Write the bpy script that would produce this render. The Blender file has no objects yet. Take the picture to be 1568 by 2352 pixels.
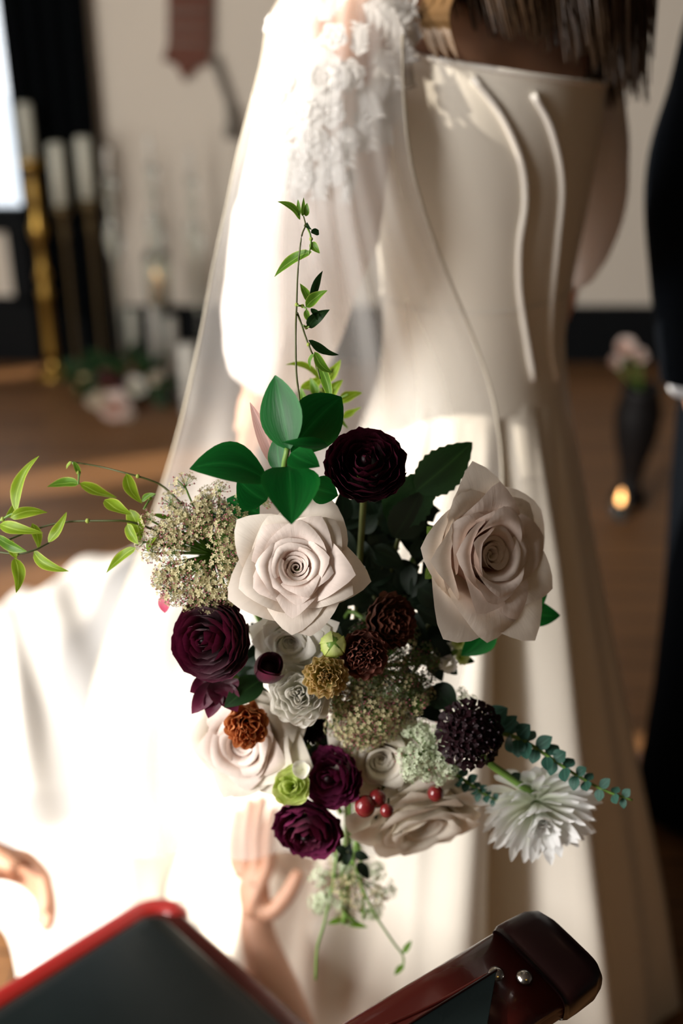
import bpy, math, random
import numpy as np
from mathutils import Vector, Matrix
from mathutils.bvhtree import BVHTree

rnd = random.Random(7)
V = Vector
PI = math.pi
sc = bpy.context.scene
COL = sc.collection

# ------------------------------------------------------------------ camera, sky, sun, exposure
CAM_Z, PITCH, FPX = 1.53, math.radians(25.8), 40.0 / 36.0 * 2352
cam_d = bpy.data.cameras.new('camera')
cam = bpy.data.objects.new('camera', cam_d)
COL.objects.link(cam)
cam.location = (0, 0, CAM_Z)
cam.rotation_euler = (PI / 2 - PITCH, 0, 0)
cam_d.sensor_fit = 'VERTICAL'
cam_d.sensor_height = 36.0
cam_d.sensor_width = 24.0
cam_d.lens = 40.0
cam_d.clip_start = 0.02
cam_d.dof.use_dof = True
cam_d.dof.focus_distance = 0.86
cam_d.dof.aperture_fstop = 2.4
sc.camera = cam

world = bpy.data.worlds.new('world')
sc.world = world
world.use_nodes = True
wb = world.node_tree.nodes['Background']
wb.inputs[0].default_value = (0.86, 0.93, 1.0, 1)
wb.inputs[1].default_value = 1.6

ELEV = math.radians(27)
SUN_DIR = V((0.93 * math.cos(ELEV), 0.37 * math.cos(ELEV), -math.sin(ELEV)))
sun_d = bpy.data.lights.new('sun', 'SUN')
sun = bpy.data.objects.new('sun', sun_d)
COL.objects.link(sun)
sun_d.energy = 6.8
sun_d.color = (1.0, 0.90, 0.77)
sun_d.angle = math.radians(0.8)
sun.rotation_euler = SUN_DIR.to_track_quat('-Z', 'Y').to_euler()
sun.location = (-6, -3, 6)


def area(name, loc, direction, sx, sy, power, col):
    d = bpy.data.lights.new(name, 'AREA')
    o = bpy.data.objects.new(name, d)
    COL.objects.link(o)
    d.shape = 'RECTANGLE'
    d.size, d.size_y = sx, sy
    d.energy = power
    d.color = col
    o.location = loc
    o.rotation_euler = V(direction).to_track_quat('-Z', 'Y').to_euler()
    return o


# daylight coming in through the windows beside and behind the camera
area('daylight_left_window', (-2.36, 1.2, 1.7), (1, 0.7, -0.06), 2.0, 2.0, 75, (1.0, 0.95, 0.89))
area('daylight_near_window', (-2.36, -0.78, 1.85), (1, 0.60, -0.25), 0.75, 2.0, 112, (1.0, 0.955, 0.92))
# a warm lamp of the room, above and behind the camera
area('warm_ceiling_lamp', (0.9, -1.2, 3.1), (-0.1, 0.5, -1), 0.5, 0.5, 2.0, (1.0, 0.62, 0.12))

sc.view_settings.view_transform = 'Standard'
sc.view_settings.look = 'None'
sc.view_settings.gamma = 1.0
sc.view_settings.use_curve_mapping = False
sc.view_settings.exposure = 0.16
sc.cycles.max_bounces = 8
sc.cycles.transparent_max_bounces = 24
sc.cycles.sample_clamp_indirect = 6.0
sc.cycles.use_denoising = True

# ------------------------------------------------------------------ measuring helpers
FWD = V((0, math.cos(PITCH), -math.sin(PITCH)))
UPV = V((0, math.sin(PITCH), math.cos(PITCH)))
RGT = V((1, 0, 0))
EYE = V((0, 0, CAM_Z))


def ray(px, py):
    return FWD + RGT * ((px - 784) / FPX) + UPV * ((1176 - py) / FPX)


def P(px, py, d):
    return EYE + ray(px, py) * d


def on_plane_z(px, py, z=0.0):
    r = ray(px, py)
    return EYE + r * ((z - CAM_Z) / r.z)


def on_plane_y(px, py, y):
    r = ray(px, py)
    return EYE + r * (y / r.y)


def facing(r, u, t):
    return (RGT * r + UPV * u - FWD * t).normalized()


def basis(n, roll=0.0):
    n = V(n).normalized()
    x = UPV.cross(n)
    if x.length < 1e-3:
        x = RGT.copy()
    x.normalize()
    y = n.cross(x)
    c, s = math.cos(roll), math.sin(roll)
    x2, y2 = x * c + y * s, -x * s + y * c
    return Matrix((x2, y2, n)).transposed()


# ------------------------------------------------------------------ object helpers
WLOC = {}


def thing(name, label, cat, loc=(0, 0, 0), group=None):
    o = bpy.data.objects.new(name, None)
    o.empty_display_size = 0.02
    COL.objects.link(o)
    o.location = loc
    o['label'] = label
    o['category'] = cat
    if group:
        o['group'] = group
    WLOC[o.name] = V(loc)
    return o


def tag(o, label, cat, group=None):
    o['label'] = label
    o['category'] = cat
    if group:
        o['group'] = group
    return o


def obj(name, vs, fs, mats, parent=None, uvs=None, smooth=True, midx=None, label=None, kind=None):
    off = WLOC[parent.name] if parent is not None else V((0, 0, 0))
    me = bpy.data.meshes.new(name)
    me.from_pydata([tuple(V(v) - off) for v in vs], [], fs)
    for m in (mats if isinstance(mats, (list, tuple)) else [mats]):
        me.materials.append(m)
    if uvs is not None:
        uv = me.uv_layers.new(name='UVMap')
        li = np.empty(len(me.loops), dtype=np.int32)
        me.loops.foreach_get('vertex_index', li)
        uv.data.foreach_set('uv', np.asarray(uvs, dtype=np.float32)[li].ravel())
    if midx is not None:
        me.polygons.foreach_set('material_index', midx)
    if smooth:
        me.polygons.foreach_set('use_smooth', [True] * len(me.polygons))
    me.update()
    o = bpy.data.objects.new(name, me)
    COL.objects.link(o)
    WLOC[o.name] = off
    if parent is not None:
        o.parent = parent
    if label:
        o['label'] = label
    if kind:
        o['kind'] = kind
    return o


def grid_faces(nu, nv, wrap=False):
    fs = []
    for j in range(nv - 1):
        for i in range(nu if wrap else nu - 1):
            a = j * nu + i
            b = j * nu + (i + 1) % nu
            fs.append((a, b, b + nu, a + nu))
    return fs


class MB:
    def __init__(self):
        self.v, self.f, self.m, self.u = [], [], [], []

    def add(self, vs, fs, mi=0, uv=None):
        o = len(self.v)
        self.v += [V(q) for q in vs]
        self.f += [tuple(i + o for i in f) for f in fs]
        self.m += [mi] * len(fs)
        self.u += uv if uv is not None else [(0, 0)] * len(vs)
        return self

    def tube(self, pts, rad, n=6, mi=0, cap=True):
        pts = [V(p) for p in pts]
        k = len(pts)
        rs = rad if isinstance(rad, (list, tuple)) else [rad] * k
        vs, uv = [], []
        up = V((0.13, 0.21, 0.97))
        for i, p in enumerate(pts):
            t = (pts[min(i + 1, k - 1)] - pts[max(i - 1, 0)])
            if t.length < 1e-9:
                t = V((0, 0, 1))
            t.normalize()
            a = t.cross(up)
            if a.length < 0.05:
                a = t.cross(V((1, 0, 0)))
            a.normalize()
            b = t.cross(a)
            for j in range(n):
                an = 2 * PI * j / n
                vs.append(p + (a * math.cos(an) + b * math.sin(an)) * rs[i])
                uv.append((j / n, i / max(1, k - 1)))
        fs = grid_faces(n, k, True)
        if cap:
            fs.append(tuple(range(n))[::-1])
            fs.append(tuple((k - 1) * n + j for j in range(n)))
        return self.add(vs, fs, mi, uv)

    def lathe(self, prof, origin, n=24, mi=0, axis=None):
        R = basis(axis) if axis is not None else Matrix.Identity(3)
        origin = V(origin)
        vs, uv = [], []
        for k, (r, z) in enumerate(prof):
            for j in range(n):
                a = 2 * PI * j / n
                vs.append(origin + R @ V((r * math.cos(a), r * math.sin(a), z)))
                uv.append((j / n, k / max(1, len(prof) - 1)))
        return self.add(vs, grid_faces(n, len(prof), True), mi, uv)

    def box(self, c, ax, ay, az, mi=0):
        c, ax, ay, az = V(c), V(ax), V(ay), V(az)
        vs = [c + ax * x + ay * y + az * z for z in (-1, 1) for y in (-1, 1) for x in (-1, 1)]
        return self.add(vs, [(0, 2, 3, 1), (4, 5, 7, 6), (0, 1, 5, 4), (2, 6, 7, 3), (0, 4, 6, 2), (1, 3, 7, 5)], mi)

    def blob(self, c, r, mi=0, nu=8, nv=6, sq=(1, 1, 1)):
        c = V(c)
        vs = [c + V((r * sq[0] * math.sin(PI * (j + .02) / (nv - 1 + .04)) * math.cos(2 * PI * i / nu),
                     r * sq[1] * math.sin(PI * (j + .02) / (nv - 1 + .04)) * math.sin(2 * PI * i / nu),
                     r * sq[2] * math.cos(PI * (j + .02) / (nv - 1 + .04)))) for j in range(nv) for i in range(nu)]
        return self.add(vs, grid_faces(nu, nv, True), mi)

    def build(self, name, mats, parent=None, smooth=True, label=None, kind=None):
        return obj(name, self.v, self.f, mats, parent, self.u, smooth, self.m, label, kind)


def smooth_path(pts, n=24):
    """Catmull-Rom through the points."""
    pts = [V(p) for p in pts]
    q = [pts[0] * 2 - pts[1]] + pts + [pts[-1] * 2 - pts[-2]]
    out = []
    segs = len(pts) - 1
    for i in range(n + 1):
        u = i / n * segs
        k = min(int(u), segs - 1)
        t = u - k
        a, b, c, d = q[k:k + 4]
        out.append(0.5 * ((2 * b) + (c - a) * t + (2 * a - 5 * b + 4 * c - d) * t * t + (3 * b - a - 3 * c + d) * t ** 3))
    return out


def lerp(a, b, t):
    return a + (b - a) * t


def interp(x, xs, ys):
    return float(np.interp(x, xs, ys))


# ------------------------------------------------------------------ materials
def new_mat(name):
    m = bpy.data.materials.new(name)
    m.use_nodes = True
    nt = m.node_tree
    nt.nodes.clear()
    out = nt.nodes.new('ShaderNodeOutputMaterial')
    return m, nt, out


def simple(name, col, rough=0.6, var=0.0, scale=12.0, metal=0.0, bump=0.0, bscale=80.0, coat=0.0, trans=0.0, sheen=0.0, col2=None, sss=0.0, spec=0.5):
    m, nt, out = new_mat(name)
    N, L = nt.nodes, nt.links
    b = N.new('ShaderNodeBsdfPrincipled')
    b.inputs['Roughness'].default_value = rough
    b.inputs['Metallic'].default_value = metal
    b.inputs['Specular IOR Level'].default_value = spec
    b.inputs['Coat Weight'].default_value = coat
    b.inputs['Coat Roughness'].default_value = 0.08
    b.inputs['Sheen Weight'].default_value = sheen
    if sss:
        b.inputs['Subsurface Weight'].default_value = sss
        b.inputs['Subsurface Radius'].default_value = (0.012, 0.005, 0.003)
        b.inputs['Subsurface Scale'].default_value = 1.0
    tc = N.new('ShaderNodeTexCoord')
    nz = N.new('ShaderNodeTexNoise')
    nz.inputs['Scale'].default_value = scale
    nz.inputs['Detail'].default_value = 4
    L.new(tc.outputs['Object'], nz.inputs['Vector'])
    mx = N.new('ShaderNodeMix')
    mx.data_type = 'RGBA'
    c2 = col2 if col2 else tuple(c * (1 - var) for c in col)
    mx.inputs[6].default_value = (*col, 1)
    mx.inputs[7].default_value = (*c2, 1)
    L.new(nz.outputs['Fac'], mx.inputs[0])
    L.new(mx.outputs[2], b.inputs['Base Color'])
    if bump:
        n2 = N.new('ShaderNodeTexNoise')
        n2.inputs['Scale'].default_value = bscale
        L.new(tc.outputs['Object'], n2.inputs['Vector'])
        bp = N.new('ShaderNodeBump')
        bp.inputs['Strength'].default_value = bump
        bp.inputs['Distance'].default_value = 0.002
        L.new(n2.outputs['Fac'], bp.inputs['Height'])
        L.new(bp.outputs['Normal'], b.inputs['Normal'])
    last = b.outputs[0]
    if trans:
        tr = N.new('ShaderNodeBsdfTranslucent')
        L.new(mx.outputs[2], tr.inputs['Color'])
        ms = N.new('ShaderNodeMixShader')
        ms.inputs[0].default_value = trans
        L.new(last, ms.inputs[1])
        L.new(tr.outputs[0], ms.inputs[2])
        last = ms.outputs[0]
    L.new(last, out.inputs['Surface'])
    return m


def petal_mat(name, base, edge, trans=0.25, rough=0.6, vein=0.12, lo=0.25, hi=0.75, sheen=0.0, mid=None, vs=(26, 2.2)):
    """Colour runs from the petal's base to its edge along UV.y; fine veins run lengthwise."""
    m, nt, out = new_mat(name)
    N, L = nt.nodes, nt.links
    uv = N.new('ShaderNodeUVMap')
    sp = N.new('ShaderNodeSeparateXYZ')
    L.new(uv.outputs[0], sp.inputs[0])
    rp = N.new('ShaderNodeValToRGB')
    e = rp.color_ramp.elements
    e[0].position, e[0].color = lo, (*base, 1)
    e[1].position, e[1].color = hi, (*edge, 1)
    L.new(sp.outputs['Y'], rp.inputs[0])
    mp = N.new('ShaderNodeMapping')
    mp.inputs['Scale'].default_value = (vs[0], vs[1], 1)
    L.new(uv.outputs[0], mp.inputs[0])
    nz = N.new('ShaderNodeTexNoise')
    nz.inputs['Scale'].default_value = 1.0
    nz.inputs['Detail'].default_value = 3
    L.new(mp.outputs[0], nz.inputs['Vector'])
    tc = N.new('ShaderNodeTexCoord')
    n2 = N.new('ShaderNodeTexNoise')
    n2.inputs['Scale'].default_value = 30
    L.new(tc.outputs['Object'], n2.inputs['Vector'])
    ad = N.new('ShaderNodeMath')
    ad.operation = 'ADD'
    L.new(nz.outputs['Fac'], ad.inputs[0])
    L.new(n2.outputs['Fac'], ad.inputs[1])
    mr = N.new('ShaderNodeMapRange')
    mr.inputs[1].default_value, mr.inputs[2].default_value = 0.6, 1.4
    mr.inputs[3].default_value, mr.inputs[4].default_value = 1 - vein, 1 + vein * 0.5
    L.new(ad.outputs[0], mr.inputs[0])
    mu = N.new('ShaderNodeVectorMath')
    mu.operation = 'SCALE'
    L.new(rp.outputs[0], mu.inputs[0])
    L.new(mr.outputs[0], mu.inputs['Scale'])
    b = N.new('ShaderNodeBsdfPrincipled')
    b.inputs['Roughness'].default_value = rough
    b.inputs['Sheen Weight'].default_value = sheen
    b.inputs['Specular IOR Level'].default_value = 0.3
    L.new(mu.outputs[0], b.inputs['Base Color'])
    bp = N.new('ShaderNodeBump')
    bp.inputs['Strength'].default_value = 0.25
    bp.inputs['Distance'].default_value = 0.0012
    L.new(nz.outputs['Fac'], bp.inputs['Height'])
    L.new(bp.outputs['Normal'], b.inputs['Normal'])
    tr = N.new('ShaderNodeBsdfTranslucent')
    L.new(mu.outputs[0], tr.inputs['Color'])
    ms = N.new('ShaderNodeMixShader')
    ms.inputs[0].default_value = trans
    L.new(b.outputs[0], ms.inputs[1])
    L.new(tr.outputs[0], ms.inputs[2])
    L.new(ms.outputs[0], out.inputs['Surface'])
    return m


def leaf_mat(name, col, rib, trans=0.25, rough=0.35, edge=None, coat=0.0):
    """Leaf blade with a paler midrib at UV.x = 0.5 and an optional paler rim."""
    m, nt, out = new_mat(name)
    N, L = nt.nodes, nt.links
    uv = N.new('ShaderNodeUVMap')
    sp = N.new('ShaderNodeSeparateXYZ')
    L.new(uv.outputs[0], sp.inputs[0])
    rp = N.new('ShaderNodeValToRGB')
    cr = rp.color_ramp
    ed = edge if edge else col
    dk = tuple(c * 0.72 for c in col)
    cr.elements[0].position, cr.elements[0].color = 0.0, (*ed, 1)
    cr.elements[1].position, cr.elements[1].color = 1.0, (*ed, 1)
    for pos, c in ((0.09, col), (0.4, dk), (0.475, col), (0.5, rib), (0.525, col), (0.6, dk), (0.91, col)):
        e = cr.elements.new(pos)
        e.color = (*c, 1)
    L.new(sp.outputs['X'], rp.inputs[0])
    mp = N.new('ShaderNodeMapping')
    mp.inputs['Scale'].default_value = (22, 3, 1)
    mp.inputs['Rotation'].default_value = (0, 0, 0.5)
    L.new(uv.outputs[0], mp.inputs[0])
    nz = N.new('ShaderNodeTexNoise')
    nz.inputs['Scale'].default_value = 1.0
    L.new(mp.outputs[0], nz.inputs['Vector'])
    mr = N.new('ShaderNodeMapRange')
    mr.inputs[3].default_value, mr.inputs[4].default_value = 0.7, 1.25
    L.new(nz.outputs['Fac'], mr.inputs[0])
    mu = N.new('ShaderNodeVectorMath')
    mu.operation = 'SCALE'
    L.new(rp.outputs[0], mu.inputs[0])
    L.new(mr.outputs[0], mu.inputs['Scale'])
    b = N.new('ShaderNodeBsdfPrincipled')
    b.inputs['Roughness'].default_value = rough
    b.inputs['Coat Weight'].default_value = coat
    b.inputs['Specular IOR Level'].default_value = 0.28
    L.new(mu.outputs[0], b.inputs['Base Color'])
    bp = N.new('ShaderNodeBump')
    bp.inputs['Strength'].default_value = 0.15
    bp.inputs['Distance'].default_value = 0.001
    L.new(nz.outputs['Fac'], bp.inputs['Height'])
    L.new(bp.outputs['Normal'], b.inputs['Normal'])
    tr = N.new('ShaderNodeBsdfTranslucent')
    L.new(mu.outputs[0], tr.inputs['Color'])
    ms = N.new('ShaderNodeMixShader')
    ms.inputs[0].default_value = trans
    L.new(b.outputs[0], ms.inputs[1])
    L.new(tr.outputs[0], ms.inputs[2])
    L.new(ms.outputs[0], out.inputs['Surface'])
    return m


def sheer(name, col, clear, weave=0.0):
    """Tulle: partly see-through, partly scattering both ways."""
    m, nt, out = new_mat(name)
    N, L = nt.nodes, nt.links
    tp = N.new('ShaderNodeBsdfTransparent')
    df = N.new('ShaderNodeBsdfDiffuse')
    df.inputs[0].default_value = (*col, 1)
    tr = N.new('ShaderNodeBsdfTranslucent')
    tr.inputs[0].default_value = (*col, 1)
    m1 = N.new('ShaderNodeMixShader')
    m1.inputs[0].default_value = 0.45
    L.new(df.outputs[0], m1.inputs[1])
    L.new(tr.outputs[0], m1.inputs[2])
    m2 = N.new('ShaderNodeMixShader')
    lw = N.new('ShaderNodeLayerWeight')
    lw.inputs[0].default_value = 0.35
    mr = N.new('ShaderNodeMapRange')
    mr.inputs[3].default_value = 1 - clear
    mr.inputs[4].default_value = min(1.0, 1 - clear * 0.45)
    L.new(lw.outputs['Facing'], mr.inputs[0])
    L.new(mr.outputs[0], m2.inputs[0])
    L.new(tp.outputs[0], m2.inputs[1])
    L.new(m1.outputs[0], m2.inputs[2])
    L.new(m2.outputs[0], out.inputs['Surface'])
    return m


def glass(name, col=(0.9, 0.95, 0.92), rough=0.03):
    m, nt, out = new_mat(name)
    b = nt.nodes.new('ShaderNodeBsdfPrincipled')
    b.inputs['Base Color'].default_value = (*col, 1)
    b.inputs['Transmission Weight'].default_value = 0.95
    b.inputs['Roughness'].default_value = rough
    b.inputs['IOR'].default_value = 1.45
    nt.links.new(b.outputs[0], out.inputs['Surface'])
    return m


def emit(name, col, st):
    m, nt, out = new_mat(name)
    e = nt.nodes.new('ShaderNodeEmission')
    e.inputs[0].default_value = (*col, 1)
    e.inputs[1].default_value = st
    nt.links.new(e.outputs[0], out.inputs['Surface'])
    return m


def floor_mat():
    m, nt, out = new_mat('wood_floor')
    N, L = nt.nodes, nt.links
    tc = N.new('ShaderNodeTexCoord')
    mp = N.new('ShaderNodeMapping')
    mp.inputs['Rotation'].default_value = (0, 0, 0.0)
    L.new(tc.outputs['Object'], mp.inputs[0])
    br = N.new('ShaderNodeTexBrick')
    br.inputs['Color1'].default_value = (0.23, 0.11, 0.042, 1)
    br.inputs['Color2'].default_value = (0.17, 0.08, 0.030, 1)
    br.inputs['Mortar'].default_value = (0.04, 0.02, 0.012, 1)
    br.inputs['Scale'].default_value = 1.0
    br.inputs['Brick Width'].default_value = 1.1
    br.inputs['Row Height'].default_value = 0.11
    br.inputs['Mortar Size'].default_value = 0.003
    L.new(mp.outputs[0], br.inputs['Vector'])
    m2 = N.new('ShaderNodeMapping')
    m2.inputs['Scale'].default_value = (3, 40, 1)
    L.new(tc.outputs['Object'], m2.inputs[0])
    nz = N.new('ShaderNodeTexNoise')
    nz.inputs['Scale'].default_value = 1.5
    nz.inputs['Detail'].default_value = 5
    L.new(m2.outputs[0], nz.inputs['Vector'])
    mr = N.new('ShaderNodeMapRange')
    mr.inputs[3].default_value, mr.inputs[4].default_value = 0.65, 1.3
    L.new(nz.outputs['Fac'], mr.inputs[0])
    mu = N.new('ShaderNodeVectorMath')
    mu.operation = 'SCALE'
    L.new(br.outputs['Color'], mu.inputs[0])
    L.new(mr.outputs[0], mu.inputs['Scale'])
    b = N.new('ShaderNodeBsdfPrincipled')
    b.inputs['Roughness'].default_value = 0.5
    L.new(mu.outputs[0], b.inputs['Base Color'])
    L.new(b.outputs[0], out.inputs['Surface'])
    return m


M = {}
M['floor'] = floor_mat()
M['wall'] = simple('plaster_wall', (0.72, 0.65, 0.55), 0.85, 0.10, 1.5, bump=0.1)
M['ceiling'] = simple('ceiling_paint', (0.10, 0.085, 0.07), 0.9, 0.05)
M['unseen_dark'] = simple('unseen_wall_dark', (0.022, 0.015, 0.010), 0.6, 0.3, 3)  # unseen walls made near-black to cut bounced light
M['black'] = simple('black_paint', (0.006, 0.007, 0.008), 0.7, 0.2, spec=0.1)
M['curtain'] = simple('black_velvet', (0.003, 0.004, 0.005), 0.95, 0.3, 20, spec=0.05)
M['pane'] = glass('window_glass', (0.98, 0.99, 1.0), 0.0)
M['blush'] = petal_mat('blush_petal', (0.82, 0.45, 0.33), (0.91, 0.79, 0.715), 0.24, vein=0.07, lo=0.25, hi=0.74)
M['blush_outer'] = petal_mat('cream_blush_petal', (0.84, 0.66, 0.52), (0.90, 0.815, 0.72), 0.24, vein=0.07, lo=0.1, hi=0.7)
M['cream'] = petal_mat('cream_petal', (0.84, 0.72, 0.52), (0.91, 0.85, 0.74), 0.25, vein=0.06, lo=0.1, hi=0.8)
M['white_petal'] = petal_mat('white_petal', (0.82, 0.81, 0.62), (0.92, 0.90, 0.84), 0.28, vein=0.06)
M['white_cool'] = petal_mat('cool_white_petal', (0.78, 0.82, 0.68), (0.93, 0.94, 0.93), 0.32, vein=0.05)
M['burgundy'] = petal_mat('burgundy_petal', (0.035, 0.002, 0.008), (0.15, 0.012, 0.048), 0.18, rough=0.45, vein=0.35, lo=0.3, hi=0.95, sheen=0.1)
M['black_burgundy'] = petal_mat('black_burgundy_petal', (0.010, 0.001, 0.003), (0.075, 0.008, 0.022), 0.10, rough=0.45, vein=0.45, lo=0.3, hi=0.98)
M['plum'] = petal_mat('plum_petal', (0.06, 0.004, 0.018), (0.20, 0.024, 0.085), 0.18, rough=0.5, vein=0.35, lo=0.2, hi=0.95)
M['brown_petal'] = petal_mat('brown_petal', (0.07, 0.022, 0.014), (0.34, 0.135, 0.10), 0.2, vein=0.25, lo=0.45, hi=0.95)
M['dark_brown_petal'] = petal_mat('dark_brown_petal', (0.06, 0.034, 0.012), (0.15, 0.05, 0.03), 0.2, vein=0.4, lo=0.4, hi=0.95)
M['ochre_petal'] = petal_mat('ochre_petal', (0.50, 0.46, 0.10), (0.80, 0.62, 0.34), 0.3, vein=0.15, lo=0.4, hi=0.95)
M['rust_petal'] = petal_mat('rust_petal', (0.42, 0.14, 0.04), (0.72, 0.29, 0.11), 0.3, vein=0.3, lo=0.2, hi=0.95)
M['chocolate'] = simple('black_chocolate_petal', (0.016, 0.002, 0.005), 0.6, 0.5, 60, spec=0.2, col2=(0.006, 0.001, 0.002))
M['lime_petal'] = petal_mat('lime_petal', (0.42, 0.55, 0.06), (0.72, 0.80, 0.32), 0.35, vein=0.1)
M['pink_petal'] = petal_mat('pink_petal', (0.75, 0.12, 0.22), (0.80, 0.30, 0.36), 0.4, vein=0.1)
M['sepal'] = leaf_mat('green_sepal', (0.16, 0.30, 0.05), (0.3, 0.45, 0.12), 0.3)
M['ruscus'] = leaf_mat('glossy_green_leaf', (0.003, 0.105, 0.014), (0.012, 0.14, 0.025), 0.16, 0.42, edge=(0.008, 0.13, 0.018))
M['ruscus_pale'] = leaf_mat('pale_leaf_underside', (0.05, 0.24, 0.09), (0.12, 0.34, 0.15), 0.25, 0.4)
M['bract'] = leaf_mat('pinkish_brown_leaf', (0.42, 0.24, 0.20), (0.5, 0.3, 0.25), 0.25, 0.5)
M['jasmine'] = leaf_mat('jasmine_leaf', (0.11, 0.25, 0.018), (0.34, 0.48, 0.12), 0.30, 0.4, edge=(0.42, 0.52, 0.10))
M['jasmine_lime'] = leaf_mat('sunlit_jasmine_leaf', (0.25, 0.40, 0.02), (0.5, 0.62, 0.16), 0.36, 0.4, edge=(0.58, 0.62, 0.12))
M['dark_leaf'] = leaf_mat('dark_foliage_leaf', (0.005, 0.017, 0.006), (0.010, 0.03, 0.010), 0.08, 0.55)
M['serrate'] = leaf_mat('serrated_leaf', (0.012, 0.045, 0.010), (0.03, 0.08, 0.018), 0.25, 0.5)
M['euca'] = leaf_mat('eucalyptus_leaf', (0.030, 0.105, 0.075), (0.07, 0.17, 0.12), 0.15, 0.55)
M['stem'] = simple('green_stem', (0.16, 0.30, 0.05), 0.5, 0.3, 30)
M['stem_brown'] = simple('vine_stem', (0.085, 0.10, 0.022), 0.5, 0.4, 40)
M['ray'] = simple('umbel_ray', (0.17, 0.34, 0.05), 0.5, 0.3, 40, trans=0.2)
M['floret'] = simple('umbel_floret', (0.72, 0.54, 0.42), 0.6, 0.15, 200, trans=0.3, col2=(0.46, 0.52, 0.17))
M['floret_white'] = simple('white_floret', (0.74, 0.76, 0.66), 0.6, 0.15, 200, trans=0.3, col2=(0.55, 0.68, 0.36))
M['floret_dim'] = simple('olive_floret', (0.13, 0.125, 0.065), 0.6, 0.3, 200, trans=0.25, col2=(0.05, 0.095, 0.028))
M['bud_dark'] = simple('dark_anther', (0.03, 0.015, 0.022), 0.7)
M['bud'] = simple('pink_bud', (0.42, 0.13, 0.15), 0.5, 0.3, 200)
M['berry'] = simple('red_berry', (0.22, 0.016, 0.018), 0.25, 0.4, 60, coat=0.4)
M['satin'] = simple('ivory_satin', (0.85, 0.80, 0.70), 0.38, 0.04, 8, sheen=0.15, bump=0.05, bscale=300)
M['piping'] = simple('satin_piping', (0.84, 0.80, 0.73), 0.4, 0.03)
M['chiffon'] = simple('sleeve_chiffon', (0.86, 0.82, 0.79), 0.6, 0.04, 20, trans=0.35)
M['lace'] = simple('white_lace', (0.86, 0.85, 0.83), 0.65, 0.10, 160, bump=0.5, bscale=500, trans=0.15)
M['bead'] = simple('pearl_bead', (0.9, 0.88, 0.86), 0.15, 0.05, 50, coat=0.6)
M['tulle'] = sheer('veil_tulle', (0.92, 0.90, 0.87), 0.75)
M['tulle_train'] = simple('train_fabric', (0.90, 0.88, 0.85), 0.7, 0.03, 5, trans=0.15)
M['trim_cord'] = simple('veil_edge_cord', (0.55, 0.50, 0.40), 0.6, 0.05)
M['skin'] = simple('skin', (0.62, 0.36, 0.24), 0.5, 0.14, 18, sss=0.15, col2=(0.55, 0.29, 0.19))
M['nail'] = simple('nail', (0.72, 0.45, 0.38), 0.25, 0.05)
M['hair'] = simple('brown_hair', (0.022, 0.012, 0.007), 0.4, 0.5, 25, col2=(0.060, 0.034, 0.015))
M['hair_sunlit'] = simple('sunlit_brown_hair', (0.20, 0.11, 0.04), 0.4, 0.6, 25, col2=(0.07, 0.04, 0.018))  # lighter copy of the hair, sunlight put into the colour
M['suit'] = simple('navy_suit', (0.003, 0.0045, 0.007), 0.95, 0.3, 60, spec=0.06)
M['shirt'] = simple('white_shirt', (0.75, 0.78, 0.82), 0.7, 0.03)
M['shoe'] = simple('black_shoe', (0.01, 0.009, 0.008), 0.3, 0.2)
M['mahogany'] = simple('mahogany_gloss', (0.085, 0.012, 0.008), 0.24, 0.35, 8, coat=0.35, col2=(0.045, 0.007, 0.006), spec=0.35)
M['sunlit_frame'] = simple('sunlit_mahogany', (0.40, 0.016, 0.013), 0.35, 0.15, 8, coat=0.3)  # copy of the mahogany with direct sun put into its red
M['shaded_end'] = simple('shaded_mahogany_end', (0.010, 0.003, 0.003), 0.28, 0.3, 8, coat=0.15, spec=0.25)  # copy of the mahogany with shade put into its colour
M['vinyl'] = simple('black_vinyl', (0.007, 0.011, 0.011), 0.42, 0.2, 30, bump=0.08, bscale=400, spec=0.10)
M['steel'] = simple('screw_steel', (0.6, 0.58, 0.55), 0.2, 0.1, metal=1.0)
M['brass'] = simple('brass', (0.55, 0.34, 0.08), 0.32, 0.2, 8, metal=1.0)
M['brass_dark'] = simple('aged_brass', (0.16, 0.12, 0.06), 0.4, 0.3, 8, metal=0.9)
M['wax'] = simple('ivory_wax', (0.66, 0.66, 0.56), 0.5, 0.05, 8, trans=0.2)
M['wax_white'] = simple('white_wax', (0.75, 0.73, 0.66), 0.5, 0.05, 8, trans=0.2)
M['wick'] = simple('wick', (0.02, 0.015, 0.01), 0.9)
M['flame'] = emit('candle_flame', (1.0, 0.48, 0.16), 6.0)
M['amber'] = simple('amber_glow_wax', (0.72, 0.40, 0.18), 0.5, 0.1, 8, trans=0.4)
M['glass'] = glass('clear_glass', (0.86, 0.92, 0.88))
M['weave'] = None
M['grey_cord'] = simple('grey_cord', (0.20, 0.18, 0.15), 0.8, 0.2, 30)
M['urn'] = simple('black_urn', (0.008, 0.007, 0.007), 0.5, 0.2, 12, spec=0.2)


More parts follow.
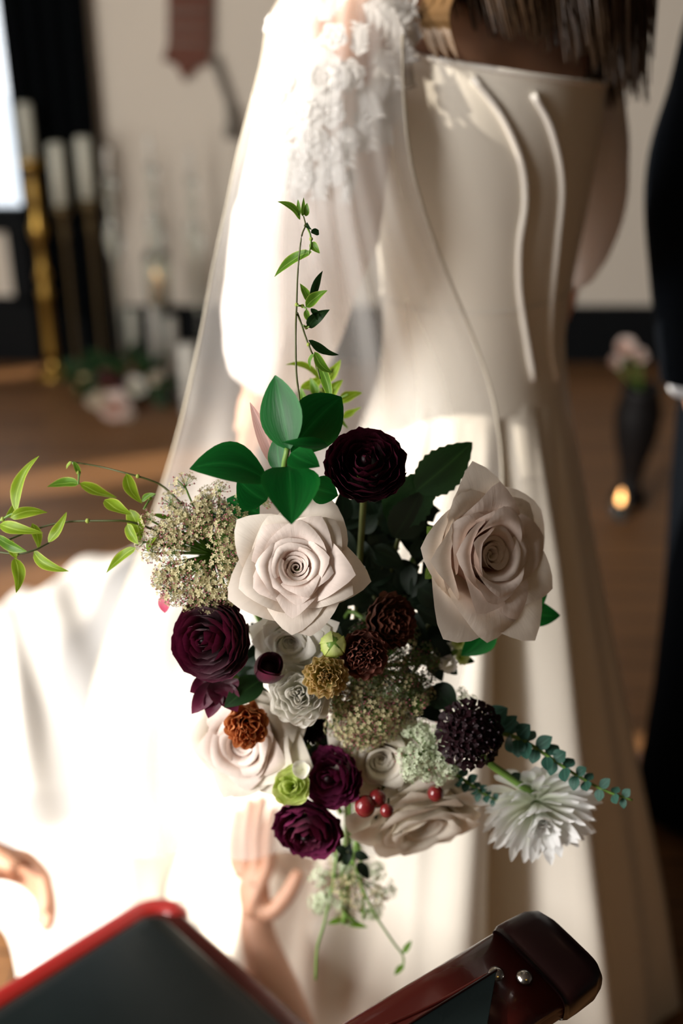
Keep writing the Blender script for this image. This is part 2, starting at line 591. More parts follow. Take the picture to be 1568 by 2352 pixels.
def weave_mat():
    m, nt, out = new_mat('rust_weave')
    N, L = nt.nodes, nt.links
    tc = N.new('ShaderNodeTexCoord')
    wv = N.new('ShaderNodeTexWave')
    wv.bands_direction = 'Z'
    wv.inputs['Scale'].default_value = 6.0
    wv.inputs['Distortion'].default_value = 0.6
    L.new(tc.outputs['Object'], wv.inputs['Vector'])
    rp = N.new('ShaderNodeValToRGB')
    rp.color_ramp.elements[0].color = (0.075, 0.022, 0.014, 1)
    rp.color_ramp.elements[1].color = (0.19, 0.075, 0.048, 1)
    L.new(wv.outputs['Fac'], rp.inputs[0])
    b = N.new('ShaderNodeBsdfPrincipled')
    b.inputs['Roughness'].default_value = 0.9
    L.new(rp.outputs[0], b.inputs['Base Color'])
    L.new(b.outputs[0], out.inputs['Surface'])
    return m


M['weave'] = weave_mat()

# ------------------------------------------------------------------ the room
WX0, WX1, WY0, WY1, WH = -2.4, 2.6, -2.0, 4.65, 3.2


def structure(name, mb, mat, parent=None, smooth=False):
    o = mb.build(name, mat, parent, smooth)
    o['kind'] = 'structure'
    return o


def wall_x(name, x, th, y0, y1, z0, z1, holes, mat):
    """Wall standing across X with rectangular holes (y0, y1, z0, z1)."""
    ys = sorted({y0, y1} | {h[0] for h in holes} | {h[1] for h in holes})
    zs = sorted({z0, z1} | {h[2] for h in holes} | {h[3] for h in holes})
    mb = MB()
    for a, b in zip(ys, ys[1:]):
        for c, d in zip(zs, zs[1:]):
            if any(h[0] <= (a + b) / 2 <= h[1] and h[2] <= (c + d) / 2 <= h[3] for h in holes):
                continue
            mb.box((x, (a + b) / 2, (c + d) / 2), (th / 2, 0, 0), (0, (b - a) / 2, 0), (0, 0, (d - c) / 2))
    return structure(name, mb, mat)


def wall_y(name, y, th, x0, x1, z0, z1, holes, mat):
    xs = sorted({x0, x1} | {h[0] for h in holes} | {h[1] for h in holes})
    zs = sorted({z0, z1} | {h[2] for h in holes} | {h[3] for h in holes})
    mb = MB()
    for a, b in zip(xs, xs[1:]):
        for c, d in zip(zs, zs[1:]):
            if any(h[0] <= (a + b) / 2 <= h[1] and h[2] <= (c + d) / 2 <= h[3] for h in holes):
                continue
            mb.box(((a + b) / 2, y, (c + d) / 2), ((b - a) / 2, 0, 0), (0, th / 2, 0), (0, 0, (d - c) / 2))
    return structure(name, mb, mat)


structure('floor', MB().box(((WX0 + WX1) / 2, (WY0 + WY1) / 2, -0.05), ((WX1 - WX0) / 2 + .1, 0, 0), (0, (WY1 - WY0) / 2 + .1, 0), (0, 0, 0.05)), M['floor'])
structure('ceiling', MB().box(((WX0 + WX1) / 2, (WY0 + WY1) / 2, WH + 0.05), ((WX1 - WX0) / 2 + .1, 0, 0), (0, (WY1 - WY0) / 2 + .1, 0), (0, 0, 0.05)), M['ceiling'])
BW = (-2.25, -1.265, 0.60, 2.6)          # window in the back wall
SUNW = [(-1.15, -0.42, 0.8, 3.0), (0.19, 0.82, 0.25, 3.0), (0.86, 2.2, 0.25, 1.25), (2.66, 2.93, 0.25, 1.2), (3.95, 4.12, 0.25, 1.0)]
wall_y('wall_back', WY1 + 0.06, 0.12, WX0 - .1, WX1 + .1, 0, WH, [BW], M['wall'])
wall_x('wall_left', WX0 - 0.06, 0.12, WY0, WY1, 0, WH, SUNW, M['wall'])
wall_x('wall_right', WX1 + 0.06, 0.12, WY0, WY1, 0, WH, [], M['unseen_dark'])
wall_y('wall_front', WY0 - 0.06, 0.12, WX0 - .1, WX1 + .1, 0, WH, [], M['unseen_dark'])

# black baseboard along the back wall
structure('baseboard_back', MB().box(((-0.93 + WX1) / 2, WY1 - 0.015, 0.12), ((WX1 + 0.93) / 2, 0, 0), (0, 0.014, 0), (0, 0, 0.12)), M['black'])
# back window: frame, sill, pane
wf = MB()
x0, x1, z0, z1 = BW
for c, ax, az in ((((x0 + x1) / 2, WY1 + .02, z0 + .02), (x1 - x0) / 2, .02), (((x0 + x1) / 2, WY1 + .02, z1 - .02), (x1 - x0) / 2, .02),
                  ((x0 + .02, WY1 + .02, (z0 + z1) / 2), .02, (z1 - z0) / 2), ((x1 - .008, WY1 + .02, (z0 + z1) / 2), .008, (z1 - z0) / 2),
                  (((x0 + x1) / 2, WY1 + .02, 1.62), (x1 - x0) / 2, .018)):
    wf.box(c, (ax, 0, 0), (0, .03, 0), (0, 0, az))
win = structure('window_1', wf, M['black'])
structure('pane', MB().box(((x0 + x1) / 2, WY1 + .03, (z0 + z1) / 2), ((x1 - x0) / 2 - .01, 0, 0), (0, .003, 0), (0, 0, (z1 - z0) / 2 - .01)), M['pane'], win)
structure('window_sill', MB().box(((x0 + x1) / 2, WY1 - .03, z0 - .02), ((x1 - x0) / 2 + .02, 0, 0), (0, .05, 0), (0, 0, .02)), M['black'], win)
# the panelled wall under the window: black stiles around a grey field
tp = MB()
for c, ax, az in ((((x0 + x1) / 2, WY1 - .012, 0.14), (x1 - x0) / 2 + .05, .14), ((-1.30, WY1 - .012, 0.42), .055, .16), ((-2.2, WY1 - .012, 0.42), .12, .16)):
    tp.box(c, (ax, 0, 0), (0, .011, 0), (0, 0, az))
structure('trim_1', tp, M['black'])

# black curtain beside the window, hanging in folds
cv, nx, nz_ = [], 41, 6
for j in range(nz_):
    z = lerp(0.012, 2.75, j / (nz_ - 1))
    for i in range(nx):
        u = i / (nx - 1)
        cv.append((lerp(-1.262, -0.94, u), WY1 - 0.075 + 0.028 * math.sin(u * 2 * PI * 4.5) + 0.006 * math.sin(u * 31), z))
cu = thing('curtain', 'floor-length black curtain hanging beside the bright window', 'curtain', (-1.11, WY1 - 0.07, 0))
obj('curtain_panel', cv, grid_faces(nx, nz_), M['curtain'], cu)
MB().tube([(-2.3, WY1 - .075, 2.76), (-0.85, WY1 - .075, 2.76)], 0.014, 10).build('curtain_rod', M['black'], cu)

# woven banner and grey cord with tassel on the back wall
yw = WY1 - 0.02
bn = thing('wall_hanging', 'reddish-brown woven banner with stepped, pointed lower end on the beige wall', 'wall hanging', on_plane_y(435, 170, yw))
a = [on_plane_y(*p, yw) for p in ((386, -120), (489, -120), (487, 100), (478, 150), (455, 152), (424, 186), (404, 148), (374, 138), (386, 100))]
mbn = MB()
nb = len(a)
mbn.add([p for p in a] + [p + V((0, -0.016, 0)) for p in a], [tuple(range(nb))[::-1], tuple(range(nb, 2 * nb))] + [(i, (i + 1) % nb, (i + 1) % nb + nb, i + nb) for i in range(nb)])
mbn.build('cloth', M['weave'], bn, smooth=False)
for py_ in (-60, -18, 24, 62, 98):
    MB().tube([on_plane_y(384, py_, yw - .018), on_plane_y(489, py_ + 2, yw - .018)], 0.006, 6).build('band', M['grey_cord'], bn)
tc_ = thing('cord', 'grey cord slanting down the wall beside the banner, ending in a tassel', 'cord', on_plane_y(520, 180, yw))
MB().tube(smooth_path([on_plane_y(*p, yw - .02) for p in ((488, 128), (500, 165), (518, 215), (532, 262))], 12), 0.013, 8).build('rope', M['grey_cord'], tc_)
MB().lathe([(0.001, .05), (.02, .04), (.024, .02), (.014, .005), (.034, -.04), (.03, -.07), (.001, -.072)], on_plane_y(532, 275, yw - .03), 12).build('tassel', M['grey_cord'], tc_)


# ------------------------------------------------------------------ candles and candlesticks by the back wall
def candle_parts(parent, top, length, r, wax, lit=False):
    b = top - V((0, 0, length))
    c = MB().lathe([(0.001, 0), (r, 0), (r, length * .98), (r * .8, length), (0.001, length)], b, 16).build('candle', wax, parent)
    MB().tube([top - V((0, 0, .002)), top + V((0.001, 0, .012))], 0.0015, 5).build('wick', M['wick'], c)
    if lit:
        MB().lathe([(0.001, 0), (.008, .012), (.010, .02), (.005, .04), (0.001, .052)], top + V((0, 0, .008)), 10).build('flame', M['flame'], c)


def candlestick(name, label, base, stick_h, prof, mat, candle_len, candle_r, wax, group=None):
    t = thing(name, label, 'candlestick', base, group)
    MB().lathe(prof(stick_h), base, 20).build('stick', mat, t)
    candle_parts(t, base + V((0, 0, stick_h + candle_len)), candle_len, candle_r, wax)
    return t


def prof_tall(h):
    return [(0.001, 0), (.075, 0), (.075, .012), (.03, .03), (.018, .06), (.018, .08), (.028, .09), (.026, .11), (.026, h * .38), (.034, h * .40), (.016, h * .43), (.03, h * .48), (.016, h * .53),
            (.014, h * .62), (.03, h * .66), (.034, h * .70), (.02, h * .74), (.014, h * .80), (.024, h * .86), (.014, h * .9), (.02, h * .95), (.04, h * .97), (.04, h), (0.001, h)]


def prof_plain(h):
    return [(0.001, 0), (.045, 0), (.045, .012), (.015, .03), (.010, .08), (.010, h * .8), (.018, h * .85), (.012, h * .9), (.036, h * .97), (.036, h), (0.001, h)]


def prof_glass(h):
    return [(0.001, 0), (.05, 0), (.05, .010), (.012, .03), (.008, .06), (.008, h * .62), (.026, h * .68), (.034, h * .74), (.026, h * .80), (.010, h * .84), (.022, h * .89), (.01, h * .93), (.02, h * .97), (.02, h), (0.001, h)]


b0 = on_plane_z(126, 862)
candlestick('candlestick', 'tall turned brass candlestick with thick ivory candle, beside the window', b0, 0.86, prof_tall, M['brass'], 0.20, 0.026, M['wax'])
for (px, top, bot, lab) in ((127, 328, 470, 'slim black candlestick with ivory candle, middle of three by the curtain'),
                            (188, 314, 455, 'slim black candlestick with ivory candle, against the curtain\'s outer edge')):
    yq = 4.40
    tp_, bt_ = on_plane_y(px, top, yq), on_plane_y(px + 14, bot, yq)
    candlestick('candlestick', lab, V((bt_.x, yq, 0)), bt_.z, prof_plain, M['brass_dark'], tp_.z - bt_.z, 0.028, M['wax'], 'black candlesticks')
for (px, top, knob, lab, yq) in ((262, 505, 545, 'clear glass candlestick with bubble stem, nearest the black curtain', 4.20),
                                 (356, 470, 530, 'clear glass candlestick standing between two other glass ones', 4.15),
                                 (446, 505, 545, 'clear glass candlestick half hidden behind the veil edge', 4.25)):
    kb = on_plane_y(px, knob, yq)
    h = kb.z / .74
    candlestick('candlestick', lab, V((kb.x, yq, 0)), h, prof_glass, M['glass'], 0.10, 0.011, M['wax_white'], 'glass candlesticks')
for (px, top, bot, r, lab, mt) in ((222, 700, 826, .032, 'pale green-white pillar candle on the floor, nearest the curtain', 'wax'),
                                   (297, 706, 830, .030, 'ivory pillar candle on the floor behind the floor flowers', 'wax'),
                                   (352, 700, 858, .026, 'slim ivory pillar candle beside the glass candlesticks', 'wax_white'),
                                   (392, 728, 905, .020, 'slim cream taper standing on the floor', 'wax_white'),
                                   (428, 790, 950, .034, 'pale pillar candle nearest to the veil', 'wax_white')):
    bq = on_plane_z(px + (784 - px) * .03, bot)
    tq = on_plane_y(px, top, bq.y)
    t = thing('pillar_candle', lab, 'candle', bq, 'pillar candles on the floor')
    candle_parts(t, V((bq.x, bq.y, tq.z)), tq.z, r, M[mt])
# amber-lit votive in a glass hurricane
hb = V((on_plane_y(362, 640, 4.3).x, 4.3, 0))
hz = on_plane_y(362, 690, 4.3).z
t = thing('hurricane_lamp', 'glass hurricane lamp with a glowing amber candle on a tall stem', 'candle', hb)
MB().lathe([(0.001, 0), (.05, 0), (.05, .01), (.01, .02), (.009, hz - .03), (.045, hz - .01), (.045, hz), (0.001, hz)], hb, 16).build('stand', M['brass_dark'], t)
MB().lathe([(.046, 0), (.05, .06), (.05, .15), (.044, .19), (.042, .19), (.048, .15), (.048, .06), (.044, 0)], hb + V((0, 0, hz)), 20).build('glass_shade', M['glass'], t)
candle_parts(t, hb + V((0, 0, hz + .075)), .075, 0.034, M['amber'], True)

# ------------------------------------------------------------------ flowers: petals
def petal(th0, hw, prof, ns=9, nt=8, cut=0.22, cpow=1.6, roll=0.0, ruf=0.0, rf=3.0, ph=0.0, spiral=0.0, wmin=0.35, cup=0.0, point=0.0):
    vs, uv = [], []
    for j in range(nt):
        t = j / (nt - 1)
        wf_ = min(1.0, wmin + (1 - wmin) * t * 1.7)
        for i in range(ns):
            s = -1 + 2 * i / (ns - 1)
            tt = t * (1 - cut * abs(s) ** cpow)
            r, z = prof(tt)
            e = max(0.0, abs(s) - 0.35) ** 2 * tt ** 3
            r += roll * e * 1.2 + spiral * s * 0.5
            z -= roll * e * 0.9
            if point and t > .62:
                e = max(0.0, 1 - abs(s) / .42) ** 1.5 * ((t - .62) / .38) ** 1.6
                r += point * e
                z += point * .35 * e
            if cup:
                r -= cup * s * s * tt
            if ruf:
                w = tt ** 3
                r += ruf * w * math.sin(rf * s * PI + ph)
                z += ruf * w * 0.7 * math.cos(rf * 1.3 * s * PI + ph * 1.7)
            an = th0 + hw * s * wf_
            vs.append(V((r * math.cos(an), r * math.sin(an), z)))
            uv.append((i / (ns - 1), t))
    return vs, grid_faces(ns, nt), uv


def place_petals(root, c, R, B, plist, name='petal'):
    for (vs, fs, uv), mat in plist:
        obj(name, [c + (B @ v) * R for v in vs], fs, mat, root, uv)


BIND = P(790, 1800, 1.10)


def add_stem(root, c, n, bend=0.05, r=0.0028, mat=None, end=None):
    e = end if end is not None else BIND + V((rnd.uniform(-.02, .02), rnd.uniform(-.015, .015), rnd.uniform(-.03, .02)))
    MB().tube(smooth_path([c - n * 0.012, c - n * bend, lerp(c - n * bend, e, .5) + FWD * .01, e], 12), r, 6).build('stem', mat or M['stem'], root)


def make_rose(label, px, py, d, rpx, face, seed, inner='blush', outer='blush_outer', roll=0.0, open_=1.0, depth=1.0, group='garden roses in the bouquet', sx=1.0, rings=None):
    q = random.Random(seed)
    c = P(px, py, d)
    R = rpx / FPX * d
    n = facing(*face)
    B = basis(n, roll) @ Matrix.Diagonal((sx, 1, 1))
    root = thing('rose', label, 'rose', c - n * R * 0.75, group)
    pl = []

    def prof_factory(rb, rt, zb, zt, curl, lip, jr, turn=2.2):
        # wall from the base up to the lip, then a rim that rolls outward and back
        p0 = (rb + (rt - rb) * .9 ** 0.62, zb + (zt - zb) * .9)
        a0 = math.atan2(zt - p0[1], rt - p0[0])
        rim, r, z, a = [(rt, zt)], rt, zt, a0
        for q_ in range(12):
            a = a0 - turn * ((q_ + .5) / 12) ** .8
            r += math.cos(a) * curl / 12 * 1.5
            z += math.sin(a) * curl / 12 * 1.5
            rim.append((r, z))

        def f(t):
            if t <= lip:
                u = t / lip
                return rb + (rt - rb) * u ** 0.62, zb + (zt - zb) * u
            u = (t - lip) / (1 - lip) * 12
            k = min(11, int(u))
            return lerp(rim[k][0], rim[k + 1][0], u - k), lerp(rim[k][1], rim[k + 1][1], u - k)
        return f
    # tight heart: overlapping furled petals
    for k in range(9):
        f = k / 9
        rt = 0.035 + 0.20 * f
        pl.append((petal(k * 2.4 + q.uniform(-.2, .2), lerp(2.2, 1.25, f), prof_factory(.02 + .05 * f, rt, -.55, .12 + .12 * f - q.uniform(0, .05), .02 + .05 * f, .84, 0), 11, 10,
                         cut=.12, spiral=0.05 + .03 * f, roll=.02), M[inner]))
    R_ = rings or [(3, .28, .29, .10), (4, .38, .27, .15), (4, .48, .22, .20), (5, .58, .14, .26), (5, .70, .03, .32), (5, .82, -.10, .36)]
    for i, (cnt, rt, zt, curl) in enumerate(R_):
        f = i / (len(R_) - 1)
        o0 = q.uniform(0, 6)
        for k in range(cnt):
            jz, jr = q.uniform(-.07, .06), q.uniform(-.05, .08)
            th = o0 + (k + q.uniform(-.16, .16)) * 2 * PI / cnt
            pf = prof_factory(.06 + .12 * f, rt + jr * 0.8, -.60 * depth - .12 * f, zt + jz, curl * q.uniform(.8, 1.3) * open_, .68 - .10 * f, jr, q.uniform(1.7, 2.5) - .35 * f)
            pl.append((petal(th, (PI / cnt) * q.uniform(1.35, 1.6), pf, 13, 15, cut=q.uniform(.18, .30) + .16 * f, cpow=q.uniform(1.0, 1.3), roll=q.uniform(.4, .9) * (.4 + f) * open_,
                             ruf=.012, rf=q.uniform(1.2, 2.2), ph=q.uniform(0, 6), spiral=q.uniform(.02, .07), point=q.uniform(.02, .12) * (.25 + f)), M[inner] if f < .62 else M[outer]))
    place_petals(root, c, R * 0.80, B, pl)
    mb = MB()
    for k in range(5):
        th = k * 2 * PI / 5
        leaf_into(mb, c + B @ V((.12 * math.cos(th), .12 * math.sin(th), -.72)) * R, c + B @ V((.55 * math.cos(th), .55 * math.sin(th), -.62)) * R, R * .22, n, bend=-.1)
    mb.build('sepals', M['sepal'], root)
    add_stem(root, c - n * R * .7, n)
    return root


def make_ranunculus(label, px, py, d, rpx, face, seed, mat='burgundy', mat_in='black_burgundy', layers=9, squash=0.85, ruf=0.02, roll=0.0, group='ranunculus in the bouquet', heart=True, ragged=0.06):
    q = random.Random(seed)
    c = P(px, py, d)
    R = rpx / FPX * d
    n = facing(*face)
    B = basis(n, roll)
    root = thing('ranunculus', label, 'ranunculus', c - n * R * .7, group)
    pl = []
    for i in range(layers):
        f = (i + .6) / layers
        rt = math.sin(f * 1.62) * .96
        zt = math.cos(f * 1.75) * .62 * squash - .02
        cnt = int(3 + 7.5 * f)
        o0 = q.uniform(0, 6)
        for k in range(cnt):
            jr, jz = q.uniform(-ragged, ragged), q.uniform(-ragged, ragged) * .8
            rb = .10 + .22 * f

            def pf(t, rt=rt + jr, zt=zt + jz, rb=rb, f=f):
                r = rb + (rt - rb) * math.sin(min(1, t * 1.12) * PI / 2)
                z = -.55 + (zt + .55) * t
                if t > .78:
                    u = (t - .78) / .22
                    r += (.10 * f - .045) * u * u
                return r, z
            pl.append((petal(o0 + (k + q.uniform(-.25, .25)) * 2 * PI / cnt, PI / cnt * q.uniform(1.35, 1.75), pf, 8, 6, cut=q.uniform(.16, .3), cpow=2.0,
                             ruf=ruf * q.uniform(.6, 1.6), rf=q.uniform(1.5, 3), ph=q.uniform(0, 6), spiral=.04, roll=.06), M[mat_in] if (f < .5 and heart) else M[mat]))
    place_petals(root, c, R * .98, B, pl)
    if heart:
        MB().blob(c + n * R * .30, R * .14, 0, 10, 8).build('button', M['black_burgundy'], root)
    mb = MB()
    for k in range(5):
        th = k * 2 * PI / 5
        leaf_into(mb, c + B @ V((.1 * math.cos(th), .1 * math.sin(th), -.6)) * R, c + B @ V((.7 * math.cos(th), .7 * math.sin(th), -.5)) * R, R * .3, n, bend=-.1)
    mb.build('sepals', M['sepal'], root)
    add_stem(root, c - n * R * .6, n, mat=M['stem_brown'])
    return root


def make_carnation(label, px, py, d, rpx, face, seed, mat, cat='carnation', ruf=.07, roll=0.0, group='ruffled carnations in the bouquet', name='carnation', rings=((3, .16, .42), (4, .32, .42), (5, .50, .36), (6, .68, .24), (6, .84, .04), (6, .94, -.20)), calyx=True, rf=(2.6, 4.2), sq=1.0):
    q = random.Random(seed)
    c = P(px, py, d)
    R = rpx / FPX * d
    n = facing(*face)
    B = basis(n, roll) @ Matrix.Diagonal((sq, 1, 1))
    root = thing(name, label, cat, c - n * R * .9, group)
    pl = []
    for i, (cnt, rt, zt) in enumerate(rings):
        o0 = q.uniform(0, 6)
        for k in range(cnt):
            jr, jz = q.uniform(-.07, .07), q.uniform(-.07, .07)

            def pf(t, rt=rt + jr, zt=zt + jz):
                return .05 + (rt - .05) * math.sin(min(1, t * 1.1) * PI / 2), -.70 + (zt + .70) * t
            pl.append((petal(o0 + (k + q.uniform(-.2, .2)) * 2 * PI / cnt, PI / cnt * q.uniform(1.5, 2.0), pf, 23, 8, cut=.06, cpow=2.2, ruf=ruf * q.uniform(.7, 1.3), rf=q.uniform(*rf), ph=q.uniform(0, 6), spiral=.04, wmin=.45), mat))
    place_petals(root, c, R, B, pl)
    if calyx:
        MB().lathe([(.02, -1.25), (.16, -1.2), (.2, -.9), (.22, -.62), (.1, -.55)], (0, 0, 0), 12)
        cb = MB().lathe([(.02 * R, -1.25 * R), (.16 * R, -1.2 * R), (.2 * R, -.9 * R), (.22 * R, -.62 * R), (.1 * R, -.55 * R)], c, 12, axis=n)
        cb.build('calyx', M['sepal'], root)
    add_stem(root, c - n * R * 1.1, n, r=.002)
    return root


# ------------------------------------------------------------------ leaves
def leaf_into(mb, base, tip, width, nrm, bend=0.0, fold=0.15, sway=0.0, wave=0.0, serr=0.0, nt=9, peak=0.75, mi=0, twist=0.0, blunt=False):
    base, tip, nrm = V(base), V(tip), V(nrm)
    ax = tip - base
    L = ax.length
    if L < 1e-6:
        return mb
    ad = ax / L
    side = ad.cross(nrm)
    if side.length < 1e-4:
        side = ad.cross(V((.3, .2, .9)))
    side.normalize()
    nn = side.cross(ad).normalized()
    vs, uv = [], []
    for j in range(nt):
        t = j / (nt - 1)
        w = width * .5 * max(0.0, math.sin(PI * min(1, t) ** peak)) ** .85 + width * .012
        if blunt:
            w = width * .5 * (.35 + .65 * min(1, t * 1.6)) * math.sqrt(max(0.02, 1 - max(0.0, (t - .72) / .28) ** 2))
        if serr and 0 < j < nt - 1:
            w *= 1 + (serr if j % 2 else -serr)
        c = base + ax * t + nn * (bend * L * 4 * t * (1 - t)) + side * (sway * L * 4 * t * (1 - t))
        tw = twist * (t - .2)
        sd = side * math.cos(tw) + nn * math.sin(tw)
        n2 = nn * math.cos(tw) - side * math.sin(tw)
        for i in range(5):
            s = -1 + i * .5
            vs.append(c + sd * (w * s) + n2 * (fold * w * abs(s) ** 1.3 + wave * w * math.sin(t * 9 + s * 2)))
            uv.append((i / 4, t))
    return mb.add(vs, grid_faces(5, nt), mi, uv)


def leaf_obj(root, b, t, wpx, mat, d, d2=None, nrm=None, label=None, name='leaf', **kw):
    """b, t in picture pixels measured on the photograph, at depths d (base) and d2 (tip)."""
    d2 = d if d2 is None else d2
    n = nrm if nrm is not None else facing(rnd.uniform(-.4, .4), rnd.uniform(-.3, .5), 1)
    return leaf_into(MB(), P(*b, d), P(*t, d2), wpx / FPX * (d + d2) / 2, n, **kw).build(name, mat, root, label=label)


# ================================================================== THE BOUQUET
make_rose('large blush garden rose with a spiral heart, facing straight out beneath the glossy green leaves', 680, 1304, 0.875, 152, (0.02, 0.12, 1), 11, roll=.5, depth=1.0)
make_rose('tall blush rose on the right side of the bouquet, turned sideways beside the white dress', 1116, 1274, 0.905, 190, (0.62, 0.02, 1), 23, roll=1.2, depth=1.25)
make_rose('cream rose tucked directly under the large spiral-hearted rose', 668, 1468, 0.928, 96, (-.05, -.5, 1), 31, 'white_petal', 'white_petal', roll=.2)
make_rose('pale blush rose in the sunlit lower left of the bouquet, under the rust flower', 562, 1702, 0.985, 148, (-.3, -.2, 1), 43, 'blush', 'cream', roll=2.2)
make_rose('cream rose behind the plum ranunculus in the middle of the lower bouquet', 872, 1738, 0.985, 138, (.15, -.25, 1), 57, 'cream', 'cream', roll=.9)
make_rose('large cream rose hanging face-down at the lower right, behind the red berries', 962, 1872, 1.02, 172, (.3, -1.0, .75), 61, 'cream', 'cream', roll=.3, depth=1.3)

make_ranunculus('black-red ranunculus at the top, between green leaves and the sideways rose', 839, 1066, 0.872, 95, (0.0, .38, 1), 3, 'black_burgundy', 'black_burgundy', ragged=.05, ruf=.035)
make_ranunculus('big burgundy ranunculus on the left side, just below the lacy umbel', 484, 1468, 0.895, 102, (-.42, .02, 1), 5, 'burgundy', 'burgundy', squash=1.0)
make_ranunculus('plum ranunculus at the bottom of the bouquet, in front of the white skirt', 706, 1908, 0.975, 82, (-.2, -.45, 1), 8, 'plum', 'burgundy', ragged=.10, ruf=.05, layers=7)
make_ranunculus('plum ranunculus half hidden beside the cream rose in the lower middle', 762, 1786, 0.965, 72, (-.45, .1, 1), 13, 'plum', 'plum', ragged=.10, ruf=.05, layers=7)

make_carnation('chocolate-brown ruffled carnation beside the ochre one, in the bouquet\'s centre', 836, 1504, 0.905, 60, (.05, -.05, 1), 17, M['brown_petal'])
make_carnation('very dark brown carnation seen from the side, above the chocolate one', 903, 1428, 0.925, 68, (.55, .05, .9), 19, M['dark_brown_petal'], roll=.4)
make_carnation('small ochre-yellow ruffled carnation under the green bud', 746, 1555, 0.895, 52, (-.05, .0, 1), 29, M['ochre_petal'], ruf=.085)
make_carnation('rust-orange crumpled carnation in front of the pale blush rose', 566, 1668, 0.935, 56, (.1, -.1, 1), 37, M['rust_petal'], ruf=.12, rf=(1.4, 2.8), sq=.9)
make_carnation('small white ruffled carnation between burgundy bud and olive umbel', 686, 1595, 0.92, 76, (-.1, .1, 1), 41, M['white_petal'], ruf=.08, rf=(1.5,2.5))
make_carnation('small near-black ruffled blossom in the gap left of the cream rose', 716, 1672, 0.975, 36, (-.1, .1, 1), 47, M['chocolate'], ruf=.12, rings=((5, .3, .3), (7, .6, .15), (8, .9, -.05)))
make_carnation('lime-green blossom cluster above the bottom plum ranunculus', 668, 1806, 0.955, 46, (-.2, .3, 1), 53, M['lime_petal'], cat='blossom', name='green_blossom', group=None, ruf=.08, rings=((3, .3, .3), (5, .6, .15), (6, .95, -.05)), rf=(1, 2))
make_carnation('bright white-green floret just left of the plum ranunculus', 692, 1768, 0.95, 26, (-.2, .2, 1), 54, M['white_petal'], cat='blossom', name='white_floret', group=None, ruf=.06, rings=((5, .8, .1),), rf=(1, 2), calyx=False)

# burgundy bud and drooping maroon petals on the left
q0 = thing('lisianthus_bud', 'half-open burgundy bud below the cream rose', 'bud', P(600, 1575, .93))
cB, nB, RB = P(614, 1540, .92), facing(.25, .45, .8), 56 / FPX * .92
BB = basis(nB, .3)
for i in range(6):
    f = i / 6

    def pfb(t, f=f):
        return .08 + .62 * math.sin(t * 2.2) * (.55 + .45 * f), -.8 + 1.7 * t
    vs, fs, uv = petal(i * 2.1, 1.1, pfb, 9, 8, cut=.15, spiral=.08)
    obj('petal', [cB + (BB @ v) * RB for v in vs], fs, M['burgundy'], q0, uv)
MB().blob(cB - nB * RB * .15, RB * .5, 0, 10, 8).build('heart', M['chocolate'], q0)
leaf_into(MB(), cB - nB * RB, cB + UPV * -.03 + RGT * -.035, .022, facing(-.2, .2, 1), bend=.1).build('leaf', M['serrate'], q0)
add_stem(q0, cB - nB * RB * .7, nB)
q1 = thing('maroon_blossom', 'drooping maroon blossom with pointed petals under the left ranunculus', 'blossom', P(490, 1570, .93))
for (b, t, w, bd) in (((500, 1560), (440, 1640), 46, .12), ((505, 1570), (478, 1650), 44, .1), ((510, 1565), (545, 1635), 50, .12), ((490, 1555), (436, 1590), 42, -.1), ((515, 1560), (530, 1600), 60, .2), ((500, 1558), (500, 1622), 60, .25)):
    leaf_obj(q1, b, t, w, M['burgundy'], .93, .925, name='petal', bend=bd, fold=.3, peak=.9, wave=.15)
add_stem(q1, P(505, 1560, .935), facing(-.3, .2, 1))
# green bud
q2 = thing('green_bud', 'lime-green round bud between the ochre and chocolate carnations', 'bud', P(765, 1500, .91))
cG = P(765, 1480, .90)
for i in range(9):
    th = i * 2.4
    nn = facing(.1, .3, 1)
    Bg = basis(nn, th)
    rr = 27 / FPX * .9
    leaf_into(MB(), cG + Bg @ V((rr * .9, 0, -rr)), cG + Bg @ V((rr * .15, 0, rr * (.9 - .05 * i))), rr * 1.5, Bg @ V((1, 0, .2)), bend=.28, fold=-.25).build('bract', M['lime_petal'], q2)
MB().blob(cG, rr * .8, 0, 10, 8).build('bud_core', M['sepal'], q2)
add_stem(q2, cG - facing(.1, .3, 1) * rr, facing(.1, .3, 1), r=.002)

# scattered loose petals
lp = leaf_into(MB(), P(378, 1408, .93), P(384, 1357, .93), 30 / FPX * .93, facing(-.3, .2, 1), bend=.15, peak=.9).build('loose_petal', M['pink_petal'])
tag(lp, 'single pink petal at the left edge, between lacy umbel and burgundy ranunculus', 'petal')
lp = leaf_into(MB(), P(572, 1795, 1.01), P(634, 1803, 1.01), 20 / FPX, facing(-.1, -.4, 1), bend=.15, peak=.9).build('loose_petal', M['pink_petal'])
tag(lp, 'bright pink-red petal under the pale blush rose', 'petal')


